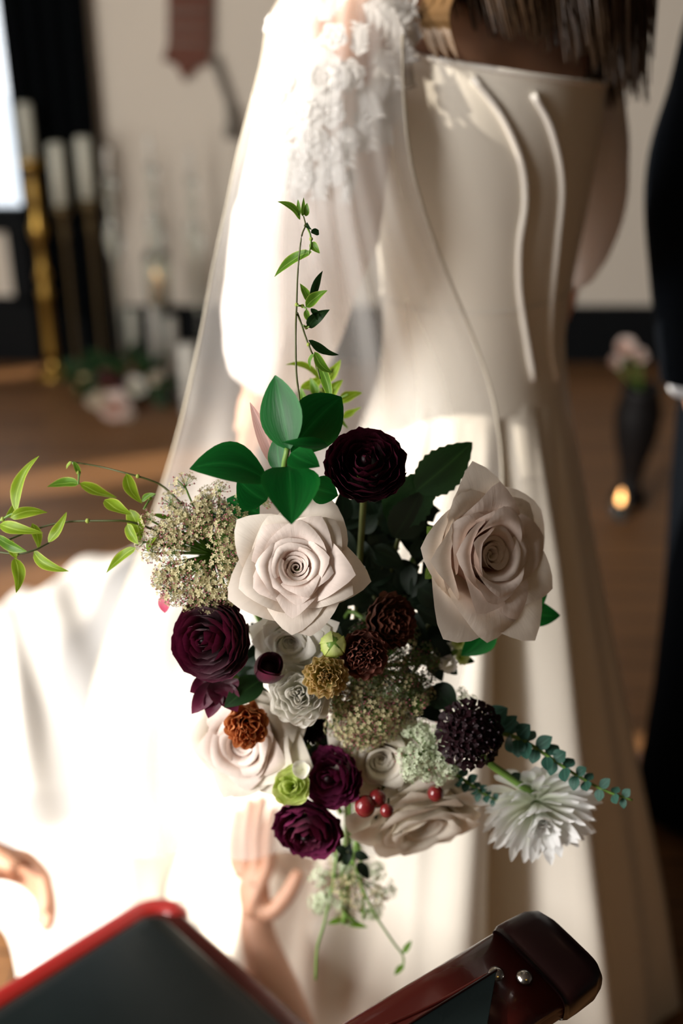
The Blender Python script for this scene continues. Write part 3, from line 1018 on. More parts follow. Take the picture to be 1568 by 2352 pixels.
# ------------------------------------------------------------------ lacy umbels
def umbellet_mesh(name, mats, seed, nf=20, bud_p=.5, fsize=.16):
    q = random.Random(seed)
    mb = MB()
    for k in range(nf):
        f = math.sqrt((k + .5) / nf)
        a = k * 2.399 + q.uniform(-.2, .2)
        el = f * 1.35
        dirn = V((math.sin(el) * math.cos(a), math.sin(el) * math.sin(a), math.cos(el)))
        L = q.uniform(.75, 1.1)
        tip = dirn * L
        mb.tube([V((0, 0, 0)), tip], [.022, .014], 3, 0, cap=False)
        if q.random() < bud_p * (.4 + .8 * f):
            mb.blob(tip, .075, 2, 5, 4)
        else:
            Bq = basis(dirn, q.uniform(0, 6))
            for i in range(5):
                t0 = i * 2 * PI / 5
                vs = [tip, tip + Bq @ V((fsize * math.cos(t0 - .45), fsize * math.sin(t0 - .45), .04)), tip + Bq @ V((fsize * 1.5 * math.cos(t0), fsize * 1.5 * math.sin(t0), .07)), tip + Bq @ V((fsize * math.cos(t0 + .45), fsize * math.sin(t0 + .45), .04))]
                mb.add(vs, [(0, 1, 2, 3)], 1)
    me = bpy.data.meshes.new(name)
    me.from_pydata([tuple(v) for v in mb.v], [], mb.f)
    for m in mats:
        me.materials.append(m)
    me.polygons.foreach_set('material_index', mb.m)
    me.update()
    return me


UM = {
    'pink': [umbellet_mesh('umbellet_mesh', [M['ray'], M['floret'], M['bud']], s, 26, .6) for s in (1, 2, 3)],
    'white': [umbellet_mesh('white_umbellet_mesh', [M['ray'], M['floret_white'], M['bud']], s, 24, .08, .2) for s in (4, 5)],
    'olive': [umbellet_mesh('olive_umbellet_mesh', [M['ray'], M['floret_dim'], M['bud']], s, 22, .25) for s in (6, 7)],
}


def make_umbel(label, px, py, d, rpx, face, seed, kind, count, us=.22, dome=.55, outliers=(), stem_end=None, name='lace_flower', ray_mat=None, group='lacy umbels in the bouquet', jit=.12, mixkind=None, hole=0.0):
    q = random.Random(seed)
    c = P(px, py, d)
    R = rpx / FPX * d
    n = facing(*face)
    B = basis(n, q.uniform(0, 6))
    root = thing(name, label, 'umbel', c - n * R * .9, group)
    hub = c - n * R * .62
    rays = MB()
    pts = []
    for k in range(count):
        f = math.sqrt(hole + (1 - hole) * (k + .5) / count)
        a = k * 2.399 + q.uniform(-.25, .25)
        p = V((f * math.cos(a), f * math.sin(a), dome * (1 - f * f) - .3 * dome + q.uniform(-jit, jit)))
        pts.append(c + (B @ p) * R)
    for o in outliers:
        pts.append(P(o[0], o[1], d + (o[2] if len(o) > 2 else 0)))
    for k, p in enumerate(pts):
        dv = (p - hub).normalized()
        mid = lerp(hub, p, .5) + n * -.06 * R
        rays.tube(smooth_path([hub, mid, p], 4), .00055 + .00025 * R / .04, 4, cap=False)
        kk = mixkind if (mixkind and q.random() < .35) else kind
        o = bpy.data.objects.new('umbellet', UM[kk][k % len(UM[kk])])
        COL.objects.link(o)
        o.parent = root
        s = R * us * q.uniform(.8, 1.2)
        Mx = (Matrix.Translation(p - WLOC[root.name]) @ (basis((dv + n * .5).normalized(), q.uniform(0, 6))).to_4x4() @ Matrix.Scale(s, 4))
        o.matrix_local = Mx
    rays.build('rays', ray_mat or M['ray'], root, kind='stuff')
    if stem_end is not False:
        add_stem(root, hub, n, r=.0018, end=stem_end)
    return root


make_umbel('large pinkish-green lacy umbel on the sunlit left of the big rose', 468, 1268, .90, 118, (-.15, .1, 1), 71, 'pink', 84, us=.25, dome=.32, hole=.12,
           outliers=((425, 1118), (393, 1158), (345, 1195), (332, 1245), (372, 1330), (440, 1375), (486, 1378), (560, 1150), (590, 1150), (505, 1130), (352, 1270)))
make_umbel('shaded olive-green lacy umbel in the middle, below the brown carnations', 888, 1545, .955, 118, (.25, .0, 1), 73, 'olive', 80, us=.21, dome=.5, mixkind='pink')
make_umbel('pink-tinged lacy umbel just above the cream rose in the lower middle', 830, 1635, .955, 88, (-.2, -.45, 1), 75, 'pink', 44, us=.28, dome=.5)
make_umbel('white-green lacy umbel left of the black scabious', 985, 1728, .955, 66, (.15, .1, 1), 77, 'white', 22, us=.34, dome=.4)
make_umbel('small white lacy sprig behind the black scabious, pointing upward', 1062, 1612, .97, 26, (.1, .5, 1), 79, 'white', 7, us=.5, dome=.6)
make_umbel('blurred pale umbel hanging below the bouquet before the skirt', 805, 2035, 1.12, 84, (0, -.2, 1), 81, 'white', 20, us=.30, dome=.4, mixkind='pink')

# pale green snapdragon-like spike under the sideways rose
sp_ = thing('stock_spike', 'pale yellow-green flower spike half hidden under the sideways rose', 'flower spike', P(985, 1530, .98))
MB().tube(smooth_path([P(985, 1535, .98), P(1030, 1505, .98), P(1075, 1485, .98)], 8), .0022, 6).build('stem', M['stem'], sp_)
for (x, y, r) in ((1012, 1508, 26), (1035, 1490, 24), (1030, 1525, 24), (1055, 1475, 20), (1060, 1510, 20), (1078, 1490, 14)):
    cF, RF, BF = P(x, y, .975 + rnd.uniform(-.008, .008)), r / FPX * .975, basis(facing(rnd.uniform(-.4, .4), rnd.uniform(-.4, .4), 1), rnd.uniform(0, 6))
    mb = MB()
    for k in range(6):
        vs, fs, uv = petal(k * PI / 3, .62, lambda t: (.08 + .85 * t, -.5 + .75 * t ** .6), 6, 5, cut=.2, ruf=.1, ph=k)
        mb.add([cF + (BF @ v) * RF for v in vs], fs, 0, uv)
    mb.build('floret', M['lime_petal'] if r < 22 else M['white_petal'], sp_)
for b, t in (((1040, 1500), (1070, 1450)), ((1050, 1510), (1090, 1520)), ((1030, 1530), (1050, 1550))):
    leaf_obj(sp_, b, t, 22, M['serrate'], .985)

# ------------------------------------------------------------------ white chrysanthemum and black scabious
def make_mum(label, px, py, d, rpx, face, seed):
    q = random.Random(seed)
    c, R, n = P(px, py, d), rpx / FPX * d, facing(*face)
    B = basis(n)
    root = thing('chrysanthemum', label, 'chrysanthemum', c - n * R * .7)
    tot = 0
    for ring, (cnt, el, L, w, cur) in enumerate(((8, .22, .50, .17, -.2), (14, .5, .64, .18, -.1), (20, .8, .78, .18, .02), (25, 1.08, .88, .18, .10), (28, 1.36, .95, .18, .16), (26, 1.62, .97, .18, .2))):
        for k in range(cnt):
            a = (k + q.uniform(-.3, .3)) * 2 * PI / cnt + ring * .3
            e = el + q.uniform(-.1, .1)
            dv = B @ V((math.sin(e) * math.cos(a), math.sin(e) * math.sin(a), math.cos(e)))
            up = B @ V((math.cos(e) * -math.cos(a), math.cos(e) * -math.sin(a), math.sin(e)))
            LL = L * q.uniform(.85, 1.12) * R
            base = c + dv * R * .12 - n * R * .28
            leaf_into(MB(), base, base + dv * LL + n * R * .12, w * R * 1.15, up, bend=-cur * .6 + q.uniform(-.05, .05), fold=.30, nt=9, blunt=True, sway=q.uniform(-.06, .06)).build('petal', M['white_cool'], root)
    MB().lathe([(.03 * R, -.75 * R), (.2 * R, -.62 * R), (.28 * R, -.4 * R), (.1 * R, -.25 * R)], c, 12, axis=n).build('calyx', M['sepal'], root)
    return root, c - n * R * .7


mum, mum_b = make_mum('white shaggy chrysanthemum at the lower right, facing down and left', 1238, 1868, 1.00, 128, (.05, -.50, .80), 91)
mum_b2 = P(1226, 1822, 1.0)
MB().tube(smooth_path([mum_b, mum_b2, P(1165, 1782, .985), P(1112, 1742, .98), P(1040, 1650, .985), P(975, 1612, .99), BIND], 20), .0034, 8).build('stem', M['stem'], mum)
leaf_obj(mum, (1175, 1790), (1195, 1775), 26, M['dark_leaf'], .985)


def make_scabious(label, px, py, d, rpx, face, seed):
    q = random.Random(seed)
    c, R, n = P(px, py, d), rpx / FPX * d, facing(*face)
    B = basis(n)
    root = thing('scabious', label, 'scabious', c - n * R * .5)
    for ring, (cnt, rr, zz, s) in enumerate(((1, 0, .42, .22), (6, .28, .38, .22), (10, .52, .28, .28), (13, .74, .10, .36), (14, .92, -.12, .38))):
        for k in range(cnt):
            a = (k + q.uniform(-.25, .25)) * 2 * PI / cnt + ring
            cc = c + (B @ V((rr * math.cos(a), rr * math.sin(a), zz + q.uniform(-.06, .06)))) * R
            dv = (B @ V((rr * 1.3 * math.cos(a), rr * 1.3 * math.sin(a), .8))).normalized()
            Bq = basis(dv, q.uniform(0, 6))
            mb = MB()
            for i in range(4):
                vs, fs, uv = petal(i * PI / 2, .75, lambda t: (.1 + .8 * t, .5 * t ** .7), 6, 4, cut=.15, ruf=.18, ph=q.uniform(0, 6))
                mb.add([cc + (Bq @ v) * (R * s) for v in vs], fs, 0, uv)
            mb.build('floret', M['chocolate'], root)
    for k in range(26):
        a, f = k * 2.399, math.sqrt((k + .5) / 26) * .75
        p0 = c + (B @ V((f * math.cos(a), f * math.sin(a), .3 - .2 * f))) * R
        p1 = c + (B @ V((f * 1.2 * math.cos(a), f * 1.2 * math.sin(a), .72 - .3 * f))) * R
        mb = MB().tube([p0, p1], .0004, 4).blob(p1, .0011, 1, 5, 4)
        mb.build('stamen', [M['urn'], M['bud_dark']], root)
    MB().lathe([(.001, .34 * R), (.4 * R, .26 * R), (.75 * R, .0), (.86 * R, -.2 * R), (.6 * R, -.36 * R), (.001, -.5 * R)], c, 20, axis=n).build('flower_head', M['chocolate'], root)
    add_stem(root, c - n * R * .4, n)
    return root


make_scabious('almost black scabious above the chrysanthemum stem, right side of the bouquet', 1083, 1687, .935, 66, (.2, .1, 1), 95)


# ------------------------------------------------------------------ berries
def berry(label, px, py, d, rpx, to):
    c, R = P(px, py, d), rpx / FPX * d
    root = thing('berry', label, 'berry', c, 'red berries in the lower bouquet')
    MB().blob(c, R, 0, 16, 12, (1, 1, 1.06)).build('fruit', M['berry'], root)
    n = (P(*to, d + .02) - c).normalized()
    mb = MB()
    for k in range(5):
        Bq = basis(n, k * 2 * PI / 5)
        leaf_into(mb, c + n * R * .9, c + n * R * .75 + Bq @ V((R * .7, 0, 0)), R * .4, n, nt=5)
    mb.build('calyx', M['dark_leaf'], root)
    MB().tube(smooth_path([c + n * R * .9, lerp(c, P(*to, d + .02), .6), P(*to, d + .02)], 6), .0012, 5).build('stem', M['stem_brown'], root)


berry('dark red berry hanging alone over the big cream rose', 1000, 1822, .97, 19, (985, 1780))
berry('pinkish-red berry, largest of the trio next to the plum ranunculus', 838, 1852, .96, 25, (870, 1810))
berry('dark red berry uppermost in the trio beside the plum ranunculus', 866, 1834, .965, 21, (885, 1800))
berry('small round red berry, lowest of the trio at the cream rose\'s edge', 888, 1862, .955, 16, (892, 1835))

# ------------------------------------------------------------------ ruscus sprig on top
rs = thing('ruscus_sprig', 'glossy deep-green broad-leaved sprig standing above the big spiral rose', 'foliage', P(700, 1240, .93))
MB().tube(smooth_path([P(660, 1030, .825), P(652, 1080, .835), P(662, 1150, .87), P(720, 1300, .96), BIND], 14), .0022, 6).build('stem', M['stem'], rs)
leaf_obj(rs, (664, 1034), (632, 862), 104, M['ruscus'], .825, .83, facing(-.45, .15, 1), sway=.03, bend=.06, fold=.22, nt=12, peak=.85)
leaf_obj(rs, (668, 1040), (784, 912), 122, M['ruscus'], .835, .855, facing(.2, -.25, 1), sway=-.06, bend=.05, fold=.25, nt=12, peak=.95)
leaf_obj(rs, (618, 1108), (435, 1077), 117, M['ruscus'], .83, .815, facing(-.1, .75, 1), sway=.10, bend=.10, fold=.2, nt=12, peak=.95)
leaf_obj(rs, (664, 1072), (669, 1204), 133, M['ruscus'], .825, .79, facing(.1, .25, 1), bend=.07, fold=.25, nt=12, peak=.72)
leaf_obj(rs, (752, 1022), (648, 1016), 43, M['ruscus'], .815, .80, facing(-.1, .8, .9), sway=-.16, bend=.10, fold=.3, nt=10)
leaf_obj(rs, (668, 1040), (734, 1072), 71, M['ruscus'], .82, .81, facing(.3, .5, 1), sway=.12, bend=.1, nt=10, label='paler curled leaf')
leaf_obj(rs, (655, 1080), (722, 1056), 51, M['ruscus_pale'], .835, .84, facing(.1, .9, 1), sway=-.05, bend=.05, nt=10, label='pale leaf showing its underside')
leaf_obj(rs, (644, 1085), (636, 998), 51, M['ruscus'], .84, .845, facing(-.6, .1, 1), bend=.05, nt=10)
leaf_obj(rs, (612, 1150), (545, 1098), 89, M['ruscus'], .88, .87, facing(-.1, .1, 1), sway=-.06, bend=.05, nt=10)
leaf_obj(rs, (712, 1118), (776, 1138), 66, M['ruscus'], .865, .87, facing(.2, .1, 1), bend=.05, nt=10)
leaf_obj(rs, (596, 1180), (520, 1146), 66, M['ruscus'], .90, .90, facing(-.1, .3, 1), bend=.05, nt=10)
leaf_obj(rs, (640, 1078), (574, 924), 43, M['bract'], .855, .86, facing(-.7, .1, .8), sway=.06, bend=.03, fold=.5, nt=10, label='pinkish-brown folded young leaf')


# ------------------------------------------------------------------ jasmine vines
def vine(label, d, stems, leaves, mats, rpx=2.6):
    root = thing('jasmine_vine', label, 'vine', P(*stems[0][0], d), 'jasmine vines')
    for s in stems:
        pts = smooth_path([P(x, y, d + (0.004 * math.sin(i * 1.7))) for i, (x, y) in enumerate(s)], 6 * len(s))
        k = len(pts)
        MB().tube(pts, [rpx / FPX * d * lerp(1.0, .65, i / (k - 1)) for i in range(k)], 6).build('stem', M['stem_brown'] if len(s) > 4 else M['stem'], root)
        nd = pts[k // 2]
        MB().blob(nd, rpx * 1.9 / FPX * d, 0, 7, 5).build('node', M['jasmine'], root)
    for L in leaves:
        b, t, w = L[0], L[1], L[2]
        sw = L[3] if len(L) > 3 else rnd.choice((-.1, -.06, .06, .1))
        dd = d + rnd.uniform(-.006, .006)
        leaf_obj(root, b, t, w * 1.12, mats[rnd.randrange(len(mats))], dd, dd + rnd.uniform(-.012, .012), facing(rnd.uniform(-.6, .6), rnd.uniform(-.2, .9), 1), sway=sw, bend=rnd.uniform(-.08, .12), fold=.35,
                 wave=.12, nt=11, peak=.7, twist=rnd.uniform(-.7, .7))
    return root


vine('slender jasmine vine rising straight up in front of the bride\'s sleeve', .862,
     [[(692, 960), (686, 905), (680, 850), (679, 760), (681, 700), (684, 620), (692, 545), (701, 518), (697, 497)],
      [(682, 718), (692, 745), (702, 775), (714, 806), (722, 822), (735, 870)],
      [(702, 515), (712, 538), (714, 560), (709, 584)], [(684, 702), (694, 703), (704, 710)], [(697, 748), (703, 752), (710, 750)]],
     [((689, 505), (637, 463), 17, .1), ((688, 497), (684, 458), 10, 0), ((695, 497), (697, 453), 9, 0), ((702, 497), (705, 466), 13, 0), ((714, 535), (732, 530), 15), ((715, 556), (734, 582), 17),
      ((716, 578), (630, 636), 24, .12), ((710, 696), (689, 651), 19, .05), ((716, 692), (741, 622), 18, -.05), ((702, 706), (752, 667), 23, -.08), ((703, 710), (717, 742), 15), ((715, 708), (729, 736), 15),
      ((706, 752), (757, 711), 26, -.12), ((708, 781), (778, 815), 22, .14), ((722, 808), (763, 856), 20, .14), ((726, 822), (761, 930), 24, -.05), ((721, 812), (713, 847), 12), ((703, 512), (716, 528), 10)],
     [M['jasmine'], M['jasmine'], M['serrate']])
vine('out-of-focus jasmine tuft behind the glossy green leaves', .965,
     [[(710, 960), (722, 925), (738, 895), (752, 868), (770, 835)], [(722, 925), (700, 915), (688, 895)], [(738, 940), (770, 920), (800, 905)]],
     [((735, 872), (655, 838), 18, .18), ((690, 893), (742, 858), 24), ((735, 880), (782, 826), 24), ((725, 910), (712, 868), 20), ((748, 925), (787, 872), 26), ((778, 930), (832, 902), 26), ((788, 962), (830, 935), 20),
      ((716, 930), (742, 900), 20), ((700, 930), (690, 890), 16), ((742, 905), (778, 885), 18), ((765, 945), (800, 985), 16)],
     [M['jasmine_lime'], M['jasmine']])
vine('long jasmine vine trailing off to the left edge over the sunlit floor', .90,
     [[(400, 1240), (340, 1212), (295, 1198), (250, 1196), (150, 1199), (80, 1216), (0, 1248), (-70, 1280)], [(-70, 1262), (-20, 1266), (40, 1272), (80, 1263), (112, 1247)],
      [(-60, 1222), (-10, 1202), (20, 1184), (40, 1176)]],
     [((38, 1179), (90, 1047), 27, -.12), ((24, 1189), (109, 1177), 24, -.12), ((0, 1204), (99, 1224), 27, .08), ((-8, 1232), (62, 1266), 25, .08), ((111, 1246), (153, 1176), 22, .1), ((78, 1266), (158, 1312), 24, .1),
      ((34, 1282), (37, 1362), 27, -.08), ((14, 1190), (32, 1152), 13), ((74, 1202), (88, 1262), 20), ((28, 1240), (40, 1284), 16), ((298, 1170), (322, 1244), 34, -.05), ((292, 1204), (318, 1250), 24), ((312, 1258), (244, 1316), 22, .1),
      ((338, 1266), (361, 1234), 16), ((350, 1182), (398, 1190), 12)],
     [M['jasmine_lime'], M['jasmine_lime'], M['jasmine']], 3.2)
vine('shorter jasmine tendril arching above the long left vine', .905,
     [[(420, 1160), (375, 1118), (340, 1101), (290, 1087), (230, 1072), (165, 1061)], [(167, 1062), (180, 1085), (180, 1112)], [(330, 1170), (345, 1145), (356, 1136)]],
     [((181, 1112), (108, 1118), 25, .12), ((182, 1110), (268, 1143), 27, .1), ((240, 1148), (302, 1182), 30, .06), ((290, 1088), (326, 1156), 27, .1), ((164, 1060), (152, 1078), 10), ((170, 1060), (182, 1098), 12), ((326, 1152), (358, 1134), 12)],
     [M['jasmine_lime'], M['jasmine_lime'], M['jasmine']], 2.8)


# ------------------------------------------------------------------ eucalyptus
def eucalyptus(label, path, d0, d1, n, w0, w1, seed):
    q = random.Random(seed)
    k = len(path)
    pts = smooth_path([P(x, y, lerp(d0, d1, i / (k - 1))) for i, (x, y) in enumerate(path)], 40)
    root = thing('eucalyptus_sprig', label, 'foliage', pts[0], 'eucalyptus sprigs')
    MB().tube(pts, [lerp(.0022, .0009, i / 40) for i in range(41)], 6).build('stem', M['stem'], root)
    for i in range(n):
        t = (i + .5) / n
        p = pts[min(40, int(t * 40))]
        tan = (pts[min(40, int(t * 40) + 1)] - pts[max(0, int(t * 40) - 1)]).normalized()
        w = lerp(w0, w1, t) / FPX * d0
        for s in (-1, 1):
            perp = tan.cross(FWD).normalized() * s
            if i % 2:
                perp = (perp * .7 + FWD * .7 * s).normalized()
            dv = (perp + tan * .35 - FWD * .15).normalized()
            leaf_into(MB(), p, p + dv * w * 1.25 * q.uniform(.85, 1.15), w * q.uniform(.85, 1.1), (tan * -.6 - FWD * .8 + V((q.uniform(-.3, .3),) * 3)).normalized(), bend=q.uniform(-.05, .1), fold=.1, nt=9, peak=.9).build('leaf', M['euca'], root)
    return root


eucalyptus('blue-green eucalyptus sprig reaching out right over the white chrysanthemum', ((1110, 1655), (1150, 1682), (1200, 1700), (1255, 1735), (1310, 1772), (1380, 1812), (1452, 1838)), .965, .95, 15, 46, 18, 5)
eucalyptus('small eucalyptus tip peeking out below the white-green umbel', ((1030, 1770), (1070, 1795), (1105, 1820), (1140, 1838)), .99, .995, 7, 26, 14, 6)

# ------------------------------------------------------------------ serrated and filler foliage
sg = thing('rose_leaf_sprig', 'dark serrated leaves between the black-red ranunculus and the sideways rose', 'foliage', P(930, 1230, .99))
for b, t, w, mt, d in (((955, 1128), (1084, 1016), 100, 'serrate', .955), ((890, 1200), (1002, 1085), 110, 'serrate', .96), ((905, 1235), (965, 1130), 90, 'dark_leaf', .955), ((880, 1150), (960, 1240), 90, 'dark_leaf', .965), ((985, 1130), (1010, 1050), 60, 'serrate', .965)):
    leaf_obj(sg, b, t, w, M[mt], d, nrm=facing(rnd.uniform(-.3, .3), rnd.uniform(-.2, .4), 1), serr=.05, nt=19, bend=.06, fold=.2)
MB().tube(smooth_path([P(960, 1120, .965), P(925, 1200, .97), P(900, 1300, .985), BIND], 10), .0022, 6).build('stem', M['stem_brown'], sg)

rl = thing('rose_leaves', 'green pointed leaves sticking out below the sideways rose', 'foliage', P(1040, 1420, .97))
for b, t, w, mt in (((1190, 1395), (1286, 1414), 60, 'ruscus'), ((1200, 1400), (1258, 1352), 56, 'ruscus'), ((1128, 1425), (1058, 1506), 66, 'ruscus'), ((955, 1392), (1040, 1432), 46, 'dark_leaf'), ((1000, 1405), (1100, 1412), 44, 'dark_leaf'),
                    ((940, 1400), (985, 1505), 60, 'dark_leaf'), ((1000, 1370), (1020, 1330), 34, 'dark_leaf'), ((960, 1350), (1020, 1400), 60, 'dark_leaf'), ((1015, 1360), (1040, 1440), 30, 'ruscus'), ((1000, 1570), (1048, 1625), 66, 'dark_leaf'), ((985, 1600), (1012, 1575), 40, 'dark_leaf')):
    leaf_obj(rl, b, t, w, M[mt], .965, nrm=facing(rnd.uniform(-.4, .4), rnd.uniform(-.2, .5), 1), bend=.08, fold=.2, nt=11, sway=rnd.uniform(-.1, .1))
MB().tube(smooth_path([P(1190, 1390, .965), P(1080, 1410, .968), P(985, 1430, .975), BIND], 10), .002, 6).build('stem', M['stem_brown'], rl)

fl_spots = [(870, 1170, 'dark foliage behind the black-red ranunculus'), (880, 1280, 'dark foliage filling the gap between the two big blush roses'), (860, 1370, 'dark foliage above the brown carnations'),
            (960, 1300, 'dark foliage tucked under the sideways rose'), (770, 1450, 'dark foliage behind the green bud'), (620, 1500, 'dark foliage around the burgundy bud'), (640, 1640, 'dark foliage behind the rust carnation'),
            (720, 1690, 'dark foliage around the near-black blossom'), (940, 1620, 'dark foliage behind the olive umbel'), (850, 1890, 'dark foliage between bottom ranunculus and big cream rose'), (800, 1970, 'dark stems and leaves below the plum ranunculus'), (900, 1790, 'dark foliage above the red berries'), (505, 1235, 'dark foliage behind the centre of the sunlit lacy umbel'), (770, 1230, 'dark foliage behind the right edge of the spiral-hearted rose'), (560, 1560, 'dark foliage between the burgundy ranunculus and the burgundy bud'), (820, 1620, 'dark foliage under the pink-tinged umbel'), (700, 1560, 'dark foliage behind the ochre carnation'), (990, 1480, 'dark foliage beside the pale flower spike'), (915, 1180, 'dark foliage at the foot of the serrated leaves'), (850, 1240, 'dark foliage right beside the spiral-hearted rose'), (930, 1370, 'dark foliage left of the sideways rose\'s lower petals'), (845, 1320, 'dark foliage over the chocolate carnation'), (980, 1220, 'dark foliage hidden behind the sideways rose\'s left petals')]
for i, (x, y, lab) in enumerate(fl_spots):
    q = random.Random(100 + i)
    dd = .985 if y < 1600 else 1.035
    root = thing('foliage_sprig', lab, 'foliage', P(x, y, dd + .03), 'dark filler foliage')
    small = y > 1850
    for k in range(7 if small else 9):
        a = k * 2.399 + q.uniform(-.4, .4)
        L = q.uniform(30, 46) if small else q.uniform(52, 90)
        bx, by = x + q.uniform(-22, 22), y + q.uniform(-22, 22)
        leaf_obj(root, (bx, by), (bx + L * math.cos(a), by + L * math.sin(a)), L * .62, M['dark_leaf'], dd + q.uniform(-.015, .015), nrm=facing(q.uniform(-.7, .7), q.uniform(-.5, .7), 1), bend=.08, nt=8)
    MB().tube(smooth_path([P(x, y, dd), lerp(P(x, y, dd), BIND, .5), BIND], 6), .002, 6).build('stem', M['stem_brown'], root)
# stems running on below the bouquet
sb = thing('stem_bundle', 'blurred green cut stems hanging below the bouquet before the white skirt', 'stems', P(790, 2100, 1.12))
for pth, r in ((((800, 1790), (802, 1900), (800, 1990), (795, 2060), (790, 2120)), .003), (((800, 1790), (790, 1950), (785, 2080), (820, 2120)), .0016), (((780, 1900), (765, 2020), (745, 2120), (728, 2180), (725, 2250)), .0013),
               (((810, 1800), (830, 2000), (835, 2110)), .0014), (((820, 1880), (815, 1960), (790, 2000)), .003), (((800, 1950), (850, 2080), (900, 2160), (925, 2195), (925, 2225)), .0011)):
    MB().tube(smooth_path([P(x, y, 1.10 + .02 * i / 4) for i, (x, y) in enumerate(pth)], 14), r, 6).build('stem', M['stem'], sb)
for b, t, w in (((800, 2105), (750, 2122), 16), ((790, 2115), (845, 2130), 16), ((820, 2090), (860, 2095), 12), ((925, 2190), (945, 2160), 14), ((925, 2215), (905, 2240), 14)):
    leaf_obj(sb, b, t, w, M['jasmine'], 1.125)


# ================================================================== PEOPLE
def skin_body(name, nodes, edges, root_key, mat, parent=None, sub=2):
    keys = list(nodes)
    idx = {k: i for i, k in enumerate(keys)}
    me = bpy.data.meshes.new(name + '_cage')
    me.from_pydata([tuple(nodes[k][0]) for k in keys], [(idx[a], idx[b]) for a, b in edges], [])
    o = bpy.data.objects.new(name + '_cage', me)
    COL.objects.link(o)
    sk = o.modifiers.new('skin', 'SKIN')
    sk.use_smooth_shade = True
    sk.branch_smoothing = 0.4
    for i, k in enumerate(keys):
        sv = me.skin_vertices[0].data[i]
        r = nodes[k][1]
        sv.radius = (r, r) if not isinstance(r, (tuple, list)) else r
        sv.use_root = (k == root_key)
    ss = o.modifiers.new('sub', 'SUBSURF')
    ss.levels = ss.render_levels = sub
    bpy.context.view_layer.update()
    ev = o.evaluated_get(bpy.context.evaluated_depsgraph_get())
    m2 = bpy.data.meshes.new_from_object(ev)
    vs = [v.co.copy() for v in m2.vertices]
    fs = [tuple(p.vertices) for p in m2.polygons]
    bpy.data.objects.remove(o)
    bpy.data.meshes.remove(me)
    bpy.data.meshes.remove(m2)
    return obj(name, vs, fs, mat, parent)


def hand_nodes(nodes, edges, wrist_key, wrist, dirn, palm_n, side, pre, size=.18, curl=.5, spread=1.0):
    """Palm, four fingers of different length and a thumb leaving the side of the palm. side: unit vector towards the thumb."""
    d, n, s = dirn.normalized(), palm_n.normalized(), side.normalized()
    k = size / .18
    nodes[pre + 'palm'] = (wrist + d * .05 * k, (.026 * k, .017 * k))
    edges.append((wrist_key, pre + 'palm'))
    for i, (off, L) in enumerate(((.030, .072), (.010, .082), (-.010, .076), (-.029, .060))):
        L *= k
        b = wrist + d * .088 * k + s * off * k * spread
        nodes[f'{pre}f{i}a'] = (b, .0095 * k)
        edges.append((pre + 'palm', f'{pre}f{i}a'))
        p, cur = b, d.copy()
        for j, fr in enumerate((.45, .32, .25)):
            an = curl * (.5 + .35 * j)
            cur = (cur * math.cos(an) + n * math.sin(an)).normalized()
            p = p + cur * L * fr
            nodes[f'{pre}f{i}{"bcd"[j]}'] = (p, (.0088 - .001 * j) * k)
            edges.append((f'{pre}f{i}{"abc"[j]}', f'{pre}f{i}{"bcd"[j]}'))
    p = wrist + d * .032 * k + s * .028 * k
    nodes[pre + 't0'] = (p, .012 * k)
    edges.append((pre + 'palm', pre + 't0'))
    for j in range(2):
        p = p + (d * .75 + s * (.6 - .3 * j) + n * .35) .normalized() * (.036 - .006 * j) * k
        nodes[f'{pre}t{j + 1}'] = (p, (.0105 - .0015 * j) * k)
        edges.append((f'{pre}t{j}', f'{pre}t{j + 1}'))


# ---- the bride: standing with her back to the camera, turned away to the left
BC = V((0.17, 1.40, 0))
BN = V((math.sin(math.radians(45)), -math.cos(math.radians(45)), 0))      # where her back faces
BL = V((-math.cos(math.radians(45)), -math.sin(math.radians(45)), 0))  # her left
FWDB = -BN
SHL = P(812, -20, 1.19)
ELL = P(700, 520, 1.215)
WRL = P(600, 880, 1.40)
SHR = P(1310, 10, 1.44)
ELR = P(1345, 400, 1.52)
WRR = P(1300, 640, 1.70)
nod, edg = {}, []
nod['pelvis'] = (BC + V((0, 0, .92)), (.135, .105))
nod['waist'] = (BC + V((0, 0, 1.09)), (.105, .088))
nod['chest'] = (BC + V((0, 0, 1.28)), (.128, .100))
nod['upper'] = (BC + V((0, 0, 1.42)) + BN * .005, (.115, .080))
nod['neck'] = (BC + V((0, 0, 1.545)) - BN * .015, .052)
nod['headlow'] = (BC + V((0, 0, 1.63)) - BN * .035, .070)
nod['head'] = (BC + V((0, 0, 1.72)) - BN * .03, .088)
nod['headtop'] = (BC + V((0, 0, 1.785)) - BN * .02, .060)
edg += [('pelvis', 'waist'), ('waist', 'chest'), ('chest', 'upper'), ('upper', 'neck'), ('neck', 'headlow'), ('headlow', 'head'), ('head', 'headtop')]
for pre, sh, el, wr in (('l', SHL, ELL, WRL), ('r', SHR, ELR, WRR)):
    nod[pre + 'sh'] = (sh, .058)
    nod[pre + 'ua'] = (lerp(sh, el, .5), .052)
    nod[pre + 'el'] = (el, .041)
    nod[pre + 'fa'] = (lerp(el, wr, .45), .038)
    nod[pre + 'wr'] = (wr, .025)
    edg += [('upper', pre + 'sh'), (pre + 'sh', pre + 'ua'), (pre + 'ua', pre + 'el'), (pre + 'el', pre + 'fa'), (pre + 'fa', pre + 'wr')]
    hand_nodes(nod, edg, pre + 'wr', wr, (wr - el), V((.3, .2, -.6)) if pre == 'l' else V((-.4, .2, -.5)), V((.2, .3, .9)), pre)
